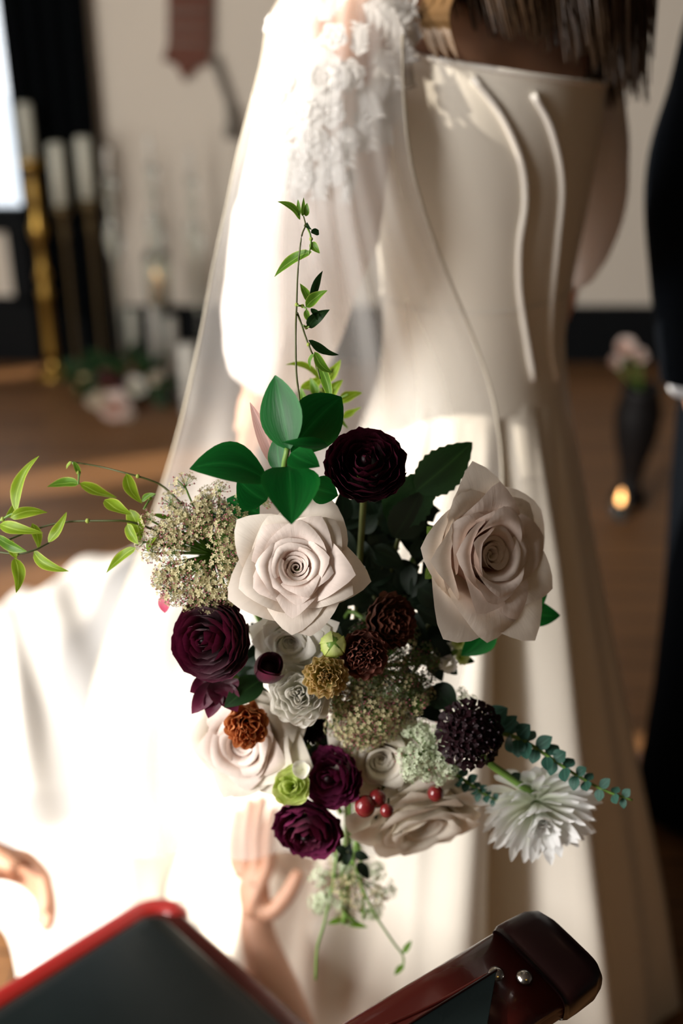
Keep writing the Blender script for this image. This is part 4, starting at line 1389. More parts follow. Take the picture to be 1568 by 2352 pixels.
for pre, s in (('l', 1), ('r', -1)):
    hip = BC + BL * (.09 * s) + V((0, 0, .84))
    nod[pre + 'hip'] = (hip, .085)
    nod[pre + 'knee'] = (BC + BL * (.09 * s) + V((0, 0, .50)) + FWDB * .015, .056)
    nod[pre + 'calf'] = (BC + BL * (.09 * s) + V((0, 0, .36)) - FWDB * .01, .052)
    nod[pre + 'ank'] = (BC + BL * (.09 * s) + V((0, 0, .11)), .035)
    nod[pre + 'toe'] = (BC + BL * (.09 * s) + V((0, 0, .035)) + FWDB * .13, .030)
    edg += [('pelvis', pre + 'hip'), (pre + 'hip', pre + 'knee'), (pre + 'knee', pre + 'calf'), (pre + 'calf', pre + 'ank'), (pre + 'ank', pre + 'toe')]
bride = skin_body('person', nod, edg, 'pelvis', M['skin'])
tag(bride, 'person in ivory satin gown with lace sleeves and veil, seen from behind', 'person')
face_m = MB()
hc = BC + V((0, 0, 1.70)) - BN * .03
for s in (-1, 1):
    face_m.blob(hc + FWDB * .085 + BL * (.032 * s), .011, 0, 8, 6)
face_m.build('eyes', M['shirt'], bride)


# bodice ------------------------------------------------------
def body_ring(z, a, b, n, wob=None, cx=V((0, 0, 0)), th0=0.0, ztop=None):
    out = []
    for i in range(n):
        th = 2 * PI * i / n + th0
        r = wob(th) if wob else 1.0
        out.append(BC + cx + BL * (a * r * math.cos(th)) + BN * (b * r * math.sin(th)) + V((0, 0, z if ztop is None else ztop(th))))
    return out


NB = 72
secs = [(1.035, .142, .112), (1.06, .136, .107), (1.10, .131, .103), (1.15, .132, .104), (1.21, .140, .110), (1.27, .148, .116), (1.33, .154, .120), (1.38, .158, .122)]
bv = []
for z, a_, b_ in secs:
    bv += body_ring(z, a_, b_, NB)
bv += body_ring(1.41, .158, .121, NB, ztop=lambda th: 1.425 - .012 * max(0, math.sin(th)) + .02 * math.cos(th))
bodice = obj('bodice', bv, grid_faces(NB, len(secs) + 1, True), M['satin'], bride)
bvh_b = BVHTree.FromPolygons([tuple(v) for v in bv], grid_faces(NB, len(secs) + 1, True))


def on_surface(bvh, px, py, lift=0.0, fallback=1.3):
    r = ray(px, py)
    loc, nr, i, dist = bvh.ray_cast(EYE, r.normalized())
    if loc is None:
        return P(px, py, fallback), -r.normalized()
    if nr.dot(r) > 0:
        nr = -nr
    return loc + nr * lift, nr


for seam in (((1085, 178), (1150, 265), (1195, 370), (1205, 460), (1192, 560), (1192, 660), (1205, 760), (1224, 872)), ((1222, 215), (1265, 300), (1288, 420), (1278, 560), (1264, 700), (1262, 790), (1276, 872))):
    pts = smooth_path([on_surface(bvh_b, x, y, .0015)[0] for x, y in seam], 30)
    MB().tube(pts, .0042, 8).build('piping', M['piping'], bodice)
# back neckline binding and waist seam
MB().tube(body_ring(1.41, .159, .122, NB, ztop=lambda th: 1.425 - .012 * max(0, math.sin(th)) + .02 * math.cos(th)) + body_ring(1.41, .159, .122, NB, ztop=lambda th: 1.425 - .012 * max(0, math.sin(th)) + .02 * math.cos(th))[:1], .0035, 6, cap=False).build('neckline_binding', M['piping'], bodice)
ws = body_ring(1.165, .1345, .1065, NB)
MB().tube(ws + ws[:1], .0013, 5, cap=False).build('waist_seam', M['piping'], bodice)

# skirt: gathered into pleats at the waist, wide at the hem ----
NS = 240


def theta_at(px, py):
    p = on_surface(bvh_b, px, py)[0] - BC
    return math.atan2(p.dot(BN) / .108, p.dot(BL) / .138)


PLEATS = ((theta_at(1165, 862), .13, -.30), (theta_at(1120, 862), .10, .10), (theta_at(1225, 862), .09, .13), (theta_at(1010, 862), .12, -.14), (theta_at(1262, 862), .10, -.14))


def skirt_wob(z):
    k = max(0.0, (1.05 - z) / 1.05)
    amp = .02 + .085 * min(1, k * 2.2)

    def w(th):
        v = 0
        for i, (f, ph, aa) in enumerate(((9, .4, .5), (14, 2.0, .35), (23, 1.1, .22))):
            s_ = math.sin(f * th + ph + .6 * k * (i - 1))
            v += aa * (1 - abs(s_)) if i == 0 else aa * s_ * .6
        g = 0
        for tp_, wd, dp in PLEATS:
            dth = (th - tp_ + PI) % (2 * PI) - PI
            g += dp * math.exp(-(dth / (wd * (.5 + k))) ** 2)
        return 1 + amp * (v - .3) + g * min(1, k * 5)
    return w


sk = []
zs_ = [1.05, 1.035, 1.01, .97, .92, .86, .78, .69, .59, .48, .36, .24, .12, .05, .012]
for z in zs_:
    k = (1.05 - z) / 1.05
    a_ = interp(k, [0, .05, .12, .25, .5, .75, 1], [.138, .150, .172, .215, .30, .385, .46])
    b_ = interp(k, [0, .05, .12, .25, .5, .75, 1], [.108, .125, .148, .19, .275, .36, .43])
    sk += body_ring(z, a_, b_, NS, skirt_wob(z), cx=BL * (.05 * k) + FWDB * (.04 * k))
skirt = obj('skirt', sk, grid_faces(NS, len(zs_), True), M['satin'], bride)

# sleeves: lace cap, full satin lower part ---------------------
def sleeve_mesh(path, rads, n=28, folds=0.0, seed=0):
    q = random.Random(seed)
    pts = smooth_path(path, 28)
    vs = []
    k = len(pts)
    up = V((0.2, -.9, .3))
    for i, p in enumerate(pts):
        t = i / (k - 1)
        tan = (pts[min(i + 1, k - 1)] - pts[max(i - 1, 0)]).normalized()
        a_ = tan.cross(up).normalized()
        b_ = tan.cross(a_)
        r = interp(t, [x for x, _ in rads], [y for _, y in rads])
        for j in range(n):
            an = 2 * PI * j / n
            rr = r * (1 + folds * (math.sin(5 * an + 3.5 * t * PI) * .6 + math.sin(9 * an - 5 * t) * .4) * min(1, t * 2.5))
            vs.append(p + (a_ * math.cos(an) + b_ * math.sin(an)) * rr)
    return vs, grid_faces(n, k, True)


slv, slf = sleeve_mesh([lerp(SHL, ELL, .42), lerp(SHL, ELL, .75), ELL + V((-.005, 0, -.02)), lerp(ELL, WRL, .5) + V((0, 0, -.02)), lerp(ELL, WRL, .93)], [(0, .070), (.2, .074), (.45, .078), (.7, .070), (.92, .055), (1, .034)], folds=.07)
sleeve_l = obj('sleeve', slv, slf, M['chiffon'], bride)
cap_v, cap_f = sleeve_mesh([SHL + V((0.02, 0.01, .045)), lerp(SHL, ELL, .22), lerp(SHL, ELL, .5)], [(0, .050), (.3, .066), (1, .071)])
sheer_cap = obj('sheer_sleeve_top', cap_v, cap_f, sheer('sleeve_net', (.9, .86, .82), .94), bride, label='sheer net upper sleeve')
srv, srf = sleeve_mesh([SHR + V((-.02, 0, .03)), lerp(SHR, ELR, .5), ELR, lerp(ELR, WRR, .5) + V((0, 0, -.015)), lerp(ELR, WRR, .95)], [(0, .050), (.25, .056), (.55, .058), (.8, .052), (.94, .04), (1, .03)], folds=.07, seed=3)
obj('sleeve', srv, srf, M['chiffon'], bride)
bvh_c = BVHTree.FromPolygons([tuple(v) for v in cap_v] + [tuple(v) for v in slv], list(cap_f) + [tuple(i + len(cap_v) for i in f) for f in slf])


def lace_flower(px, py, rpx, roll, npet=6, beads=True):
    if bvh_c.ray_cast(EYE, ray(px, py).normalized())[0] is None:
        return
    c, nr = on_surface(bvh_c, px, py, .004, 1.13)
    d = (c - EYE).dot(FWD)
    R = rpx / FPX * d
    B = basis((nr * .6 - FWD * .6).normalized(), roll)
    mb = MB()
    for k in range(npet):
        vs, fs, uv = petal(k * 2 * PI / npet, PI / npet * 1.05, lambda t: (.08 + .92 * t, .05 + .28 * math.sin(t * 2.4)), 7, 6, cut=.28, cpow=2, ruf=.04, ph=k)
        mb.add([c + (B @ v) * R for v in vs], fs, 0, uv)
    for k in range(npet):
        vs, fs, uv = petal((k + .5) * 2 * PI / npet, PI / npet * .9, lambda t: (.05 + .55 * t, .14 + .35 * math.sin(t * 2.2)), 6, 5, cut=.28, cpow=2)
        mb.add([c + (B @ v) * R for v in vs], fs, 0, uv)
    f_ = mb.build('lace_flower', M['lace'], bride)
    if beads:
        bb = MB()
        for k in range(7):
            a = k * 2 * PI / 6
            bb.blob(c + B @ V((R * .16 * math.cos(a) * (k < 6), R * .16 * math.sin(a) * (k < 6), R * .40)), max(.0016, R * .07), 0, 7, 5)
        bb.build('beads', M['bead'], f_)


def lace_leaf(px, py, ang, Lpx, wpx):
    if bvh_c.ray_cast(EYE, ray(px, py).normalized())[0] is None:
        return
    c, nr = on_surface(bvh_c, px, py, .005, 1.13)
    d = (c - EYE).dot(FWD)
    ax = (RGT * math.cos(ang) + UPV * math.sin(ang))
    nn = (nr * .5 - FWD * .7).normalized()
    ax = (ax - nn * ax.dot(nn)).normalized()
    L, w = Lpx / FPX * d, wpx / FPX * d
    mb = MB()
    leaf_into(mb, c - ax * L * .5, c + ax * L * .5, w, nn, bend=.06, fold=-.2, nt=9)
    sd = ax.cross(nn)
    for k in range(5):
        for s in (-1, 1):
            b = c - ax * L * (.4 - .17 * k)
            leaf_into(mb, b, b + ax * L * .2 + sd * (s * w * .75), w * .34, nn, bend=.1, nt=5)
    mb.build('lace_leaf', M['lace'], bride)


for i, (x, y, r) in enumerate(((742, 190, 66), (700, 262, 44), (798, 178, 40), (768, 90, 34), (676, 130, 34), (645, 60, 34), (690, 30, 36), (752, 262, 42), (655, 300, 40), (715, 322, 42),
                               (640, 225, 26), (690, 365, 40), (748, 352, 38), (650, 350, 30), (800, 325, 26), (640, 10, 32), (765, 405, 30), (705, 415, 32), (660, 195, 24))):
    lace_flower(x, y, r, i * .7, 6 if i % 3 else 5)
for i, (x, y, an, L, w) in enumerate(((880, 40, -.4, 120, 52), (905, 100, -1.0, 120, 50), (880, 165, -1.2, 110, 46), (862, 200, -1.9, 80, 34), (822, 92, 1.5, 80, 34), (900, 20, .1, 120, 40), (925, 150, -1.3, 110, 36), (890, 230, -1.3, 110, 40),
                                      (840, 240, -1.1, 90, 40), (830, 300, -1.4, 110, 40), (790, 340, -1.6, 110, 36), (870, 290, -1.4, 100, 36), (740, 420, -1.7, 100, 30), (680, 430, -1.5, 90, 30), (790, 430, -1.8, 90, 26), (640, 180, 1.6, 90, 30),
                                      (635, 320, 1.5, 90, 30), (720, 130, .6, 70, 34), (625, 90, 1.4, 100, 34), (930, 60, -.8, 90, 40), (660, 400, 1.5, 80, 26), (760, 20, .9, 80, 34), (945, 200, -1.4, 90, 30))):
    lace_leaf(x, y, an, L, w)

# hair: long loose waves down the back --------------------------
hm = MB()
qh = random.Random(12)
for k in range(620):
    u = (k + .5) / 620
    th = lerp(-.85, PI * .98, u) + qh.uniform(-.05, .05)
    hd = BC + V((0, 0, 1.80)) - BN * .02
    ly = qh.uniform(.9, 1.0)
    p0 = hd + (BL * math.cos(th) + BN * math.sin(th)) * .05 + V((0, 0, .01))
    p1 = BC + V((0, 0, 1.70)) - BN * .02 + (BL * math.cos(th) + BN * math.sin(th)) * .098 * ly
    low = qh.uniform(1.41, 1.46) + .05 * math.cos(th)
    rr_ = .135 * qh.uniform(.8, 1.08)
    p2 = BC + V((0, 0, 1.57)) + (BL * math.cos(th) * 1.05 + BN * max(-.2, math.sin(th))) * rr_ * 1.05 - BL * .01
    p3 = BC + V((0, 0, low)) + (BL * (math.cos(th) * 1.05) + BN * max(.0, math.sin(th)) * .95) * rr_ * qh.uniform(.9, 1.1) + BN * .015 - BL * .040
    pts = smooth_path([p0, p1, p2, p3], 20)
    w_, ph = qh.uniform(.004, .012), u * 40 + qh.uniform(0, .8)
    pts = [p + (BL * math.sin(i * .6 + ph) + BN * math.cos(i * .5 + ph)) * w_ * (i / 20) for i, p in enumerate(pts)]
    hm.tube(pts, [lerp(.0068, .0007, (i / 20) ** 1.3) for i in range(21)], 5, cap=False)
hair_ = hm.build('hair', M['hair'], bride, kind='stuff')

# wavy lock by the left shoulder, sunlight put into its golden colour
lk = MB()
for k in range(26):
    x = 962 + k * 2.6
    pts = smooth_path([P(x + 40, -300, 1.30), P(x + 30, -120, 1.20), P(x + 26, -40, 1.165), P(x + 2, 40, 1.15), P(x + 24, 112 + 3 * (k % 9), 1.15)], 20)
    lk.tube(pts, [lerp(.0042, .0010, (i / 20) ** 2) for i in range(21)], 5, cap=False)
lk.build('hair_lock', M['hair_sunlit'], hair_, label='wavy lock painted as sunlit')

# veil: tulle from the head, over the left arm, down into the train
rowsV = [(-330, 905, 1.34, 1010, 1.30), (-120, 735, 1.22, 960, 1.215), (20, 628, 1.16, 930, 1.15), (150, 598, 1.13, 925, 1.13), (340, 548, 1.12, 938, 1.135), (480, 518, 1.12, 972, 1.16), (620, 488, 1.13, 1022, 1.20), (760, 462, 1.16, 1080, 1.225),
         (900, 432, 1.20, 1128, 1.24), (1040, 396, 1.28, 1150, 1.23), (1180, 352, 1.38, 1150, 1.20), (1320, 300, 1.48, 1120, 1.15), (1480, 240, 1.56, 1080, 1.13), (1640, 200, 1.58, 1040, 1.12), (1800, 190, 1.56, 1000, 1.11), (1960, 230, 1.52, 960, 1.12)]
NVU = 46
le = smooth_path([P(r[1], r[0], r[2]) for r in rowsV], 60)
re_ = smooth_path([P(r[3], r[0], r[4]) for r in rowsV], 60)
vv = []
for j in range(61):
    t = j / 60
    for i in range(NVU):
        u = i / (NVU - 1)
        p = lerp(le[j], re_[j], u)
        bul = math.sin(u * PI)
        fold = .016 * min(1, t * 2) * math.sin(u * 19 + t * 5) * bul + .009 * math.sin(u * 37 - t * 7) * bul * min(1, t * 2.5)
        clear_ = .055 * bul * interp(t, [0, .1, .35, .6, 1], [.4, 1, 1, .7, .3])
        vv.append(p - FWD * (clear_ + fold) * 1.0)
veil = obj('veil', vv, grid_faces(NVU, 61), M['tulle'], bride, label='sheer white tulle veil')
MB().tube([v - FWD * .001 for v in re_[10:44]], .0016, 6).build('veil_edge', M['trim_cord'], veil)
MB().tube(le[4:52], .0012, 5).build('veil_edge', M['trim_cord'], veil)
MB().blob(P(589, 228, 1.12), .004, 0, 8, 6).build('bead', M['bead'], veil)

# train: gathered fabric heaped on the floor to the left --------
tv, NTU, NTV = [], 70, 60
far = [(-300, 1420), (-120, 1370), (0, 1335), (70, 1318), (135, 1270), (225, 1250), (340, 1205), (430, 1190), (560, 1180)]
far_p = smooth_path([on_plane_z(x, y, .10) for x, y in far], NTU - 1)
near = [(-330, 2150), (-120, 2110), (10, 2130), (70, 2350), (200, 2380), (330, 2340), (430, 2140), (560, 2180), (700, 2260)]
near_p = smooth_path([on_plane_z(x, y, .03) for x, y in near], NTU - 1)
for j in range(NTV):
    v_ = j / (NTV - 1)
    for i in range(NTU):
        u = i / (NTU - 1)
        p = lerp(far_p[i], near_p[i], v_)
        hgt = .02 + .26 * math.sin(PI * min(1, v_ * 1.02)) ** .6 * (.45 + .55 * u) + .012 * math.sin(u * 17 + v_ * 4) * math.sin(PI * v_) + .010 * math.sin(u * 33 - v_ * 9 + 1) * math.sin(PI * v_)
        if v_ < .15:
            hgt += .035 * math.sin(u * 24) * (1 - v_ / .15)
        if u < .001:
            hgt *= .5
        hgt *= 1 - .8 * math.exp(-((p.x + .08) ** 2 + (p.y - 1.05) ** 2) / .22 ** 2)
        tv.append(V((p.x, p.y, max(.012, hgt))))
obj('train', tv, grid_faces(NTU, NTV), M['tulle_train'], bride, label='white train heaped on the floor')

# ---- the groom in a dark suit, at the right edge
GC = V((.785, 1.78, 0))
gF = V((-.75, .66, 0)).normalized()
gL = V((-gF.y, gF.x, 0))
nod, edg = {}, []
gsh_l, gel_l, gwr_l = GC + V((-.215, -.09, 1.52)), GC + V((-.275, -.10, 1.22)), GC + V((-.235, -.12, .95))
gsh_r, gel_r, gwr_r = GC + V((.19, .08, 1.52)), GC + V((.26, .10, 1.22)), GC + V((.26, .06, .95))
nod['pelvis'] = (GC + V((0, 0, .96)), .14)
nod['waist'] = (GC + V((0, 0, 1.12)), .13)
nod['chest'] = (GC + V((0, 0, 1.36)), .15)
nod['upper'] = (GC + V((0, 0, 1.50)), .11)
nod['neck'] = (GC + V((0, 0, 1.63)), .06)
nod['jaw'] = (GC + V((0, 0, 1.70)) + gF * .015, .075)
nod['head'] = (GC + V((0, 0, 1.80)) + gF * .01, .092)
nod['headtop'] = (GC + V((0, 0, 1.87)), .06)
edg += [('pelvis', 'waist'), ('waist', 'chest'), ('chest', 'upper'), ('upper', 'neck'), ('neck', 'jaw'), ('jaw', 'head'), ('head', 'headtop')]
for pre, sh, el, wr in (('l', gsh_l, gel_l, gwr_l), ('r', gsh_r, gel_r, gwr_r)):
    nod[pre + 'sh'], nod[pre + 'el'], nod[pre + 'wr'] = (sh, .065), (el, .047), (wr, .030)
    edg += [('upper', pre + 'sh'), (pre + 'sh', pre + 'el'), (pre + 'el', pre + 'wr')]
    hand_nodes(nod, edg, pre + 'wr', wr, V((.42 if pre == 'l' else -.3, .1, -1)), V((.5 if pre == 'l' else -.5, .3, 0)), V((-.4, .9, -.1)), pre, .195, .35)
for pre, s in (('l', -1), ('r', 1)):
    o_ = V((.10 * s, .02 * s, 0))
    nod[pre + 'hip'] = (GC + o_ + V((0, 0, .86)), .10)
    nod[pre + 'knee'] = (GC + o_ + V((0, 0, .50)), .065)
    nod[pre + 'ank'] = (GC + o_ + V((0, 0, .11)), .045)
    nod[pre + 'toe'] = (GC + o_ + V((0, 0, .04)) + gF * .17, .038)
    edg += [('pelvis', pre + 'hip'), (pre + 'hip', pre + 'knee'), (pre + 'knee', pre + 'ank'), (pre + 'ank', pre + 'toe')]
groom = skin_body('person', nod, edg, 'pelvis', M['skin'])
tag(groom, 'person in a black-navy suit standing at the right edge beside the bride', 'person')


def loft(rings, n=36):
    vs = []
    for (c, a_, b_, ax, ay) in rings:
        for j in range(n):
            an = 2 * PI * j / n
            vs.append(c + ax * (a_ * math.cos(an)) + ay * (b_ * math.sin(an)))
    return vs, grid_faces(n, len(rings), True)


sx_ = V((.92, .39, 0)).normalized()
sy_ = V((-.39, .92, 0)).normalized()
jr = [(GC + V((0, 0, z)), a_, b_, sx_, sy_) for z, a_, b_ in ((.84, .235, .165), (.95, .225, .16), (1.10, .205, .15), (1.30, .225, .16), (1.45, .235, .15), (1.55, .20, .12), (1.60, .10, .09), (1.63, .07, .07))]
jk = obj('jacket', *loft(jr), M['suit'], groom)
for sh, el, wr in ((gsh_l, gel_l, gwr_l), (gsh_r, gel_r, gwr_r)):
    s1, f1 = sleeve_mesh([sh + V((0, 0, .03)), lerp(sh, el, .5), el, lerp(el, wr, .97)], [(0, .075), (.2, .086), (.55, .074), (1, .058)], folds=.03)
    obj('jacket_sleeve', s1, f1, M['suit'], groom)
    s2, f2 = sleeve_mesh([lerp(el, wr, .90), lerp(el, wr, .98), lerp(el, wr, 1.06)], [(0, .046), (.8, .047), (1, .040)])
    obj('shirt_cuff', s2, f2, M['shirt'], groom)
for s in (-1, 1):
    o_ = V((.10 * s, .02 * s, 0))
    tr_ = [(GC + o_ + V((0, 0, z)), a_, a_ * 1.05, sx_, sy_) for z, a_ in ((.95, .125), (.84, .125), (.7, .118), (.5, .105), (.3, .10), (.1, .105), (.055, .108))]
    obj('trouser_leg', *loft(tr_), M['suit'], groom)
    sh_ = MB()
    c0 = GC + o_ + gF * .06
    sh_.blob(c0 + V((0, 0, .045)), .05, 0, 14, 10, (1, 1, .85))
    sh_.blob(c0 + gF * .11 + V((0, 0, .04)), .05, 0, 14, 10, (1, 1, .75))
    sh_.box(c0 + gF * .05 + V((0, 0, .01)), gF * .15, gL * .045, (0, 0, .01))
    sh_.build('shoe', M['shoe'], groom)

# ---- a raised bare hand low in front of the train, and a second person's hand at the left edge
nod, edg = {}, []
w0, w1, e0 = P(590, 2150, 1.46), P(655, 2352, 1.44), P(730, 2620, 1.40)
nod['wrist'] = (w0, .024)
nod['fore'] = (lerp(w0, w1, .8), .038)
nod['elbow'] = (e0, .044)
nod['upper'] = (e0 + V((.10, -.02, -.10)), .048)
edg += [('wrist', 'fore'), ('fore', 'elbow'), ('elbow', 'upper')]
hand_nodes(nod, edg, 'wrist', w0, (P(572, 1930, 1.46) - w0), facing(.5, .1, -.6), facing(.75, 0, .65), 'h', .19, .22, 1.0)
hp = skin_body('person', nod, edg, 'elbow', M['skin'])
tag(hp, 'person, only a sunlit bare forearm and hand reaching up below the bouquet', 'person')
nod, edg = {}, []
w0 = P(-118, 1960, 1.55)
nod['wrist'] = (w0, .026)
nod['fore'] = (P(-230, 2090, 1.56), .036)
nod['elbow'] = (P(-430, 2200, 1.58), .044)
edg += [('wrist', 'fore'), ('fore', 'elbow')]
hand_nodes(nod, edg, 'wrist', w0, (P(40, 1990, 1.55) - w0), facing(-.2, -1, .2), facing(.2, .6, .7), 'h', .215, 1.15, 1.1)
hp2 = skin_body('person', nod, edg, 'elbow', M['skin'])
tag(hp2, 'person at the left edge, only curled fingers of one hand in view', 'person')

# ================================================================== CHAIR in the foreground
ch = thing('folding_chair', 'mahogany folding chair with black padded seat in the near foreground', 'chair', on_plane_z(560, 2500, 0.0))
Cc = on_plane_z(373, 2050, .45)
E1 = (on_plane_z(0, 2327, .45) - Cc).normalized()
E2 = (on_plane_z(640, 2352, .45) - Cc).normalized()
bis, dif = (E1 + E2).normalized(), (E1 - E2).normalized()
E1, E2 = (bis + dif).normalized(), (bis - dif).normalized()
SW, SD = .40, .40


def rounded_slab(c, ax, ay, hx, hy, r, z0, z1, bev, n=8, crown=0.0):
    """Rounded rectangle slab around c spanned by ax, ay, from height z0 to z1 with a rounded upper edge."""
    up = ax.cross(ay).normalized()
    if up.z < 0:
        up = -up

    def ring(inset, z):
        out = []
        for cx, cy, a0 in ((hx - r, hy - r, 0), (-hx + r, hy - r, PI / 2), (-hx + r, -hy + r, PI), (hx - r, -hy + r, 1.5 * PI)):
            for k in range(n + 1):
                a = a0 + k / n * PI / 2
                out.append(c + ax * (cx + (r - inset) * math.cos(a)) + ay * (cy + (r - inset) * math.sin(a)) + up * z)
        return out
    m_ = 4 * (n + 1)
    rings = [ring(0, z0), ring(0, z1 - bev)]
    for k in range(1, 5):
        a = k / 4 * PI / 2
        rings.append(ring(bev * (1 - math.cos(a)), z1 - bev + bev * math.sin(a)))
    rings.append(ring(r * .6 + bev * .4, z1 + crown))
    vs = [p for q_ in rings for p in q_]
    fs = grid_faces(m_, len(rings), True)
    fs.append(tuple(range(m_))[::-1])
    fs.append(tuple((len(rings) - 1) * m_ + k for k in range(m_)))
    return vs, fs


sc_ = Cc + E1 * (SW / 2) + E2 * (SD / 2)
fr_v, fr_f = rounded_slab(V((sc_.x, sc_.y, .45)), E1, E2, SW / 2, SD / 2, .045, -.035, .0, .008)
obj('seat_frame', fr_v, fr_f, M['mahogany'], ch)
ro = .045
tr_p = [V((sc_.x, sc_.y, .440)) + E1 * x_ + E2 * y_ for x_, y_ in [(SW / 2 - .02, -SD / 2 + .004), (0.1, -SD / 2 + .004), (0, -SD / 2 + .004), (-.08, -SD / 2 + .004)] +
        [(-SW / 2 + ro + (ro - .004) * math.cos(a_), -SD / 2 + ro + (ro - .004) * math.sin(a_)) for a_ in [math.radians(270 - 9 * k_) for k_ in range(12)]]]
MB().tube(tr_p, [.016] * 13 + [.015, .012, .006], 12).build('sunlit_edge', M['sunlit_frame'], ch, label='seat frame edge painted in bright sunlit red')  # strip added for the sunlit side of the same frame
pd_v, pd_f = rounded_slab(V((sc_.x, sc_.y, .45)), E1, E2, SW / 2 - .030, SD / 2 - .030, .030, .0, .020, .012, crown=.006)
obj('seat_pad', pd_v, pd_f, M['vinyl'], ch, label='black vinyl seat pad')
# top rail of the back: a broad glossy slat with a thick rounded end
RE = P(1262, 2205, .89)                       # middle of the rail's end
rd = (P(880, 2450, .82) - P(1250, 2190, .89))
rd = V((rd.x, rd.y, rd.z * .25)).normalized()   # along the rail, away from the end
rw0 = P(1378, 2250, .875) - P(1168, 2112, .925)
rw0 = (rw0 - rd * rw0.dot(rd))
RWW = rw0.length * .50
rw = rw0.normalized()
rn = rw.cross(rd).normalized()
if rn.dot(FWD) > 0:
    rn = -rn
RL = .42
# slat: rounded cross-section swept along rd
nn_ = 28


def slat_ring(t, hw, ht, lift=0.0):
    cpt = RE + rd * t + rn * lift
    out = []
    for k in range(nn_):
        a = 2 * PI * k / nn_
        ca, sa = math.cos(a), math.sin(a)
        x = math.copysign(abs(ca) ** .35, ca) * hw
        y = math.copysign(abs(sa) ** .6, sa) * ht
        out.append(cpt + rw * x + rn * y)
    return out


rv = []
rr_ = [(.020, RWW * .99, .013), (.10, RWW * .98, .013), (.25, RWW * .97, .013), (RL, RWW * .96, .013)]
for t_, hw, ht in rr_:
    rv += slat_ring(t_, hw, ht)
rail = obj('top_rail', rv, grid_faces(nn_, len(rr_), True) + [tuple(range(nn_))[::-1], tuple((len(rr_) - 1) * nn_ + k for k in range(nn_))], M['mahogany'], ch)
# rounded end cap, shade put into its dark colour
cv_ = []
for t_, sc2, ht in ((.024, 1.0, .016), (.020, 1.04, .0175), (.010, 1.04, .0175), (-.008, 1.02, .0165), (-.018, .93, .014), (-.024, .70, .009)):
    cv_ += slat_ring(t_, RWW * sc2, ht)
obj('end_cap', cv_, grid_faces(nn_, 6, True) + [tuple(range(nn_)), tuple(5 * nn_ + k for k in range(nn_))[::-1]], M['shaded_end'], ch, label='rounded end of the rail, painted as shaded')
# black padded back reaching up under the rail as a wedge, its gold-lit crease, and two screws
top = RE + rd * .052 + rn * .0135 - rw * RWW * .12
wA, wB = RE + rd * .20 + rn * .016 - rw * RWW * .05, RE + rd * .15 + rn * .016 + rw * RWW * 1.0
pad = MB()
pts_ = [top, wA + rd * .1, wB + rd * .12, wB - rd * .045]
pad.add(pts_ + [p + rn * .006 for p in pts_] , [(0, 1, 2, 3)[::-1], (4, 5, 6, 7), (0, 1, 5, 4), (1, 2, 6, 5), (2, 3, 7, 6), (3, 0, 4, 7)])
pad.build('back_pad', M['vinyl'], ch, smooth=False, label='black vinyl back pad')
MB().tube(smooth_path([top + rn * .002 - rw * .003, lerp(top, RE + rd * .16 - rw * RWW * .42 + rn * .0135, .5), RE + rd * .155 - rw * RWW * .42 + rn * .0135], 8), .0013, 6).build('crease', M['mahogany'], ch)
MB().tube([wA + rd * .1 + rn * .006, top + rn * .006], .0011, 6).build('pad_seam', M['mahogany'], ch)
for off in (V((0, 0, 0)), -rd * .016 + rw * .014):
    p = top + off + rn * .001
    s_ = MB().lathe([(.0065, 0), (.006, .002), (.003, .0036), (.0001, .004)], p, 12, axis=rn)
    s_.build('screw', M['steel'], ch)
# posts and legs
for t_ in (.06, RL - .05):
    a_ = RE + rd * t_ - rn * .014
    side_pt = V((sc_.x, sc_.y, .44)) + E2 * (SD / 2 + .012) + E1 * ((-SW / 2 + .03) if t_ < .2 else (SW / 2 - .03))
    g_ = V((side_pt.x, side_pt.y, .0)) + E1 * 0 - E2 * .30
    MB().tube(smooth_path([a_, lerp(a_, side_pt, .5), side_pt, lerp(side_pt, g_, .5), g_], 16), [.014] * 17, 10).build('back_leg', M['mahogany'], ch)
    q_ = V((side_pt.x, side_pt.y, .43)) - E2 * (SD - .05)
    g2 = V((side_pt.x, side_pt.y, 0)) + E2 * .06
    MB().tube([q_, g2], .013, 10).build('front_leg', M['mahogany'], ch)

# ================================================================== floor flowers at the back
def floor_flowers(label, items, loc, leaf_spots, dd):
    root = thing('floor_arrangement', label, 'flower arrangement', loc)
    for i, (px, py, r, mt) in enumerate(items):
        q = random.Random(300 + i)
        c = on_plane_y(px, py, dd)
        R = r / FPX * (c - EYE).dot(FWD)
        B = basis(facing(q.uniform(-.4, .4), q.uniform(.1, .6), 1), q.uniform(0, 6))
        mb = MB()
        for ring, (cnt, rt, zt) in enumerate(((3, .25, .5), (5, .5, .42), (6, .75, .22), (7, 1.0, -.05))):
            for k in range(cnt):
                vs, fs, uv = petal(k * 2 * PI / cnt + ring, PI / cnt * 1.4, lambda t, rt=rt, zt=zt: (.08 + (rt - .08) * t ** .7, -.6 + (zt + .6) * t), 7, 5, cut=.2, roll=.3)
                mb.add([c + (B @ v) * R for v in vs], fs, 0, uv)
        mb.build('blossom', M[mt], root)
    mb = MB()
    for i, (x, y) in enumerate(leaf_spots):
        q = random.Random(500 + i)
        c = on_plane_y(x, y, dd + q.uniform(-.03, .06))
        for k in range(6):
            dv = V((q.uniform(-1, 1), q.uniform(-.6, .6), q.uniform(-.3, 1))).normalized()
            leaf_into(mb, c, c + dv * q.uniform(.05, .10), .035, V((q.uniform(-1, 1), -1, q.uniform(0, 1))), bend=.1, nt=6)
    mb.build('greenery', M['serrate'], root, kind='stuff')
    return root


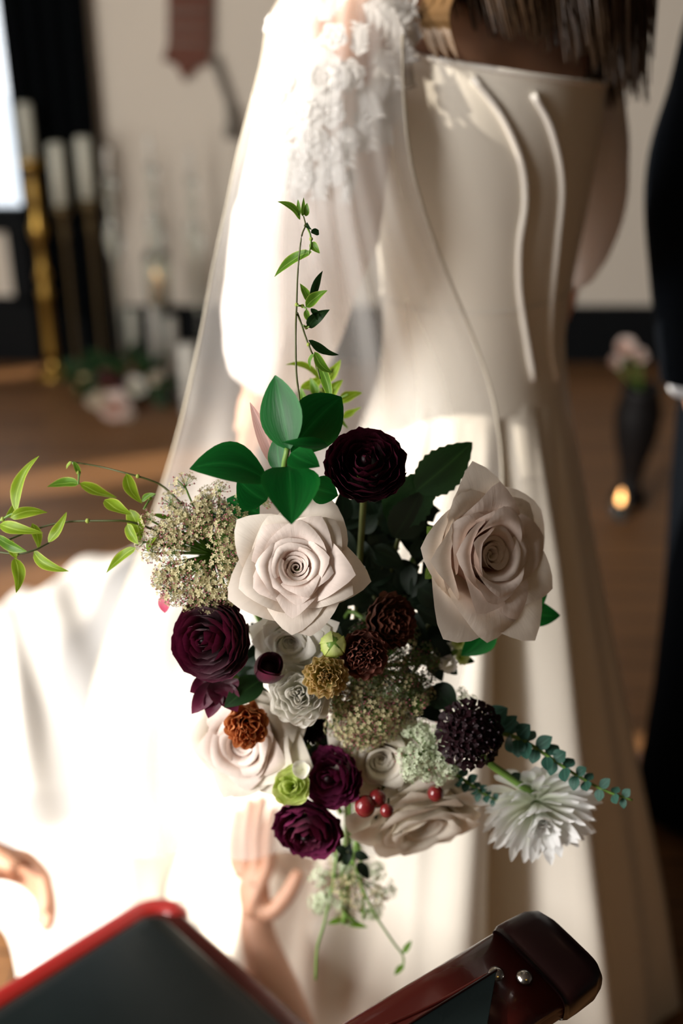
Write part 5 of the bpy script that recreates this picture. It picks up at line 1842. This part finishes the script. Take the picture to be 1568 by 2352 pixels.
yA = on_plane_z(260, 965).y
fa = floor_flowers('floor arrangement of blush and white roses with greenery, beside the candles',
                   [(262, 930, 38, 'blush'), (222, 915, 26, 'cream'), (312, 885, 26, 'white_petal'), (285, 955, 24, 'blush_outer'), (190, 880, 22, 'ochre_petal'), (355, 868, 18, 'cream'), (238, 868, 18, 'burgundy'), (330, 925, 20, 'dark_brown_petal'), (275, 880, 18, 'burgundy')],
                   on_plane_z(260, 965), [(180, 850), (225, 840), (270, 850), (320, 850), (360, 850), (200, 900), (170, 885), (380, 895), (350, 915), (250, 835), (300, 830)], yA)
ub = on_plane_z(1442, 1150)
un = thing('floor_urn', 'black floor urn with pale pink roses behind the bride\'s dark side', 'urn', ub)
MB().lathe([(0.001, 0), (.05, 0), (.055, .02), (.03, .05), (.04, .12), (.065, .22), (.07, .30), (.055, .36), (.06, .38), (.052, .38), (.045, .35), (0.001, .34)], ub, 24).build('vase', M['urn'], un)
for i, (x, y, r) in enumerate(((1438, 795, 24), (1470, 815, 18), (1415, 830, 16))):
    c = on_plane_y(x, y, ub.y)
    R = r / FPX * 3.5
    B = basis(facing(-.1 + .2 * i, .3, 1))
    mb = MB()
    for ring, (cnt, rt, zt) in enumerate(((3, .3, .4), (5, .65, .25), (6, 1.0, -.05))):
        for k in range(cnt):
            vs, fs, uv = petal(k * 2 * PI / cnt + ring, PI / cnt * 1.4, lambda t, rt=rt, zt=zt: (.08 + (rt - .08) * t ** .7, -.6 + (zt + .6) * t), 7, 5, cut=.2, roll=.3)
            mb.add([c + (B @ v) * R for v in vs], fs, 0, uv)
    b_ = mb.build('blossom', M['blush'], un)
    MB().tube([c - V((0, 0, R * .5)), ub + V((0, 0, .36))], .003, 5).build('stem', M['stem'], b_)
vb = on_plane_z(1420, 1190)
vt = thing('votive_candle', 'small amber-glowing votive candle on the floor before the black urn', 'candle', vb)
MB().lathe([(0.001, 0), (.026, 0), (.032, .06), (.030, .06), (.025, .006), (0.001, .006)], vb, 20).build('votive_glass', M['glass'], vt)
candle_parts(vt, vb + V((0, 0, .036)), .029, .022, M['amber'], True)
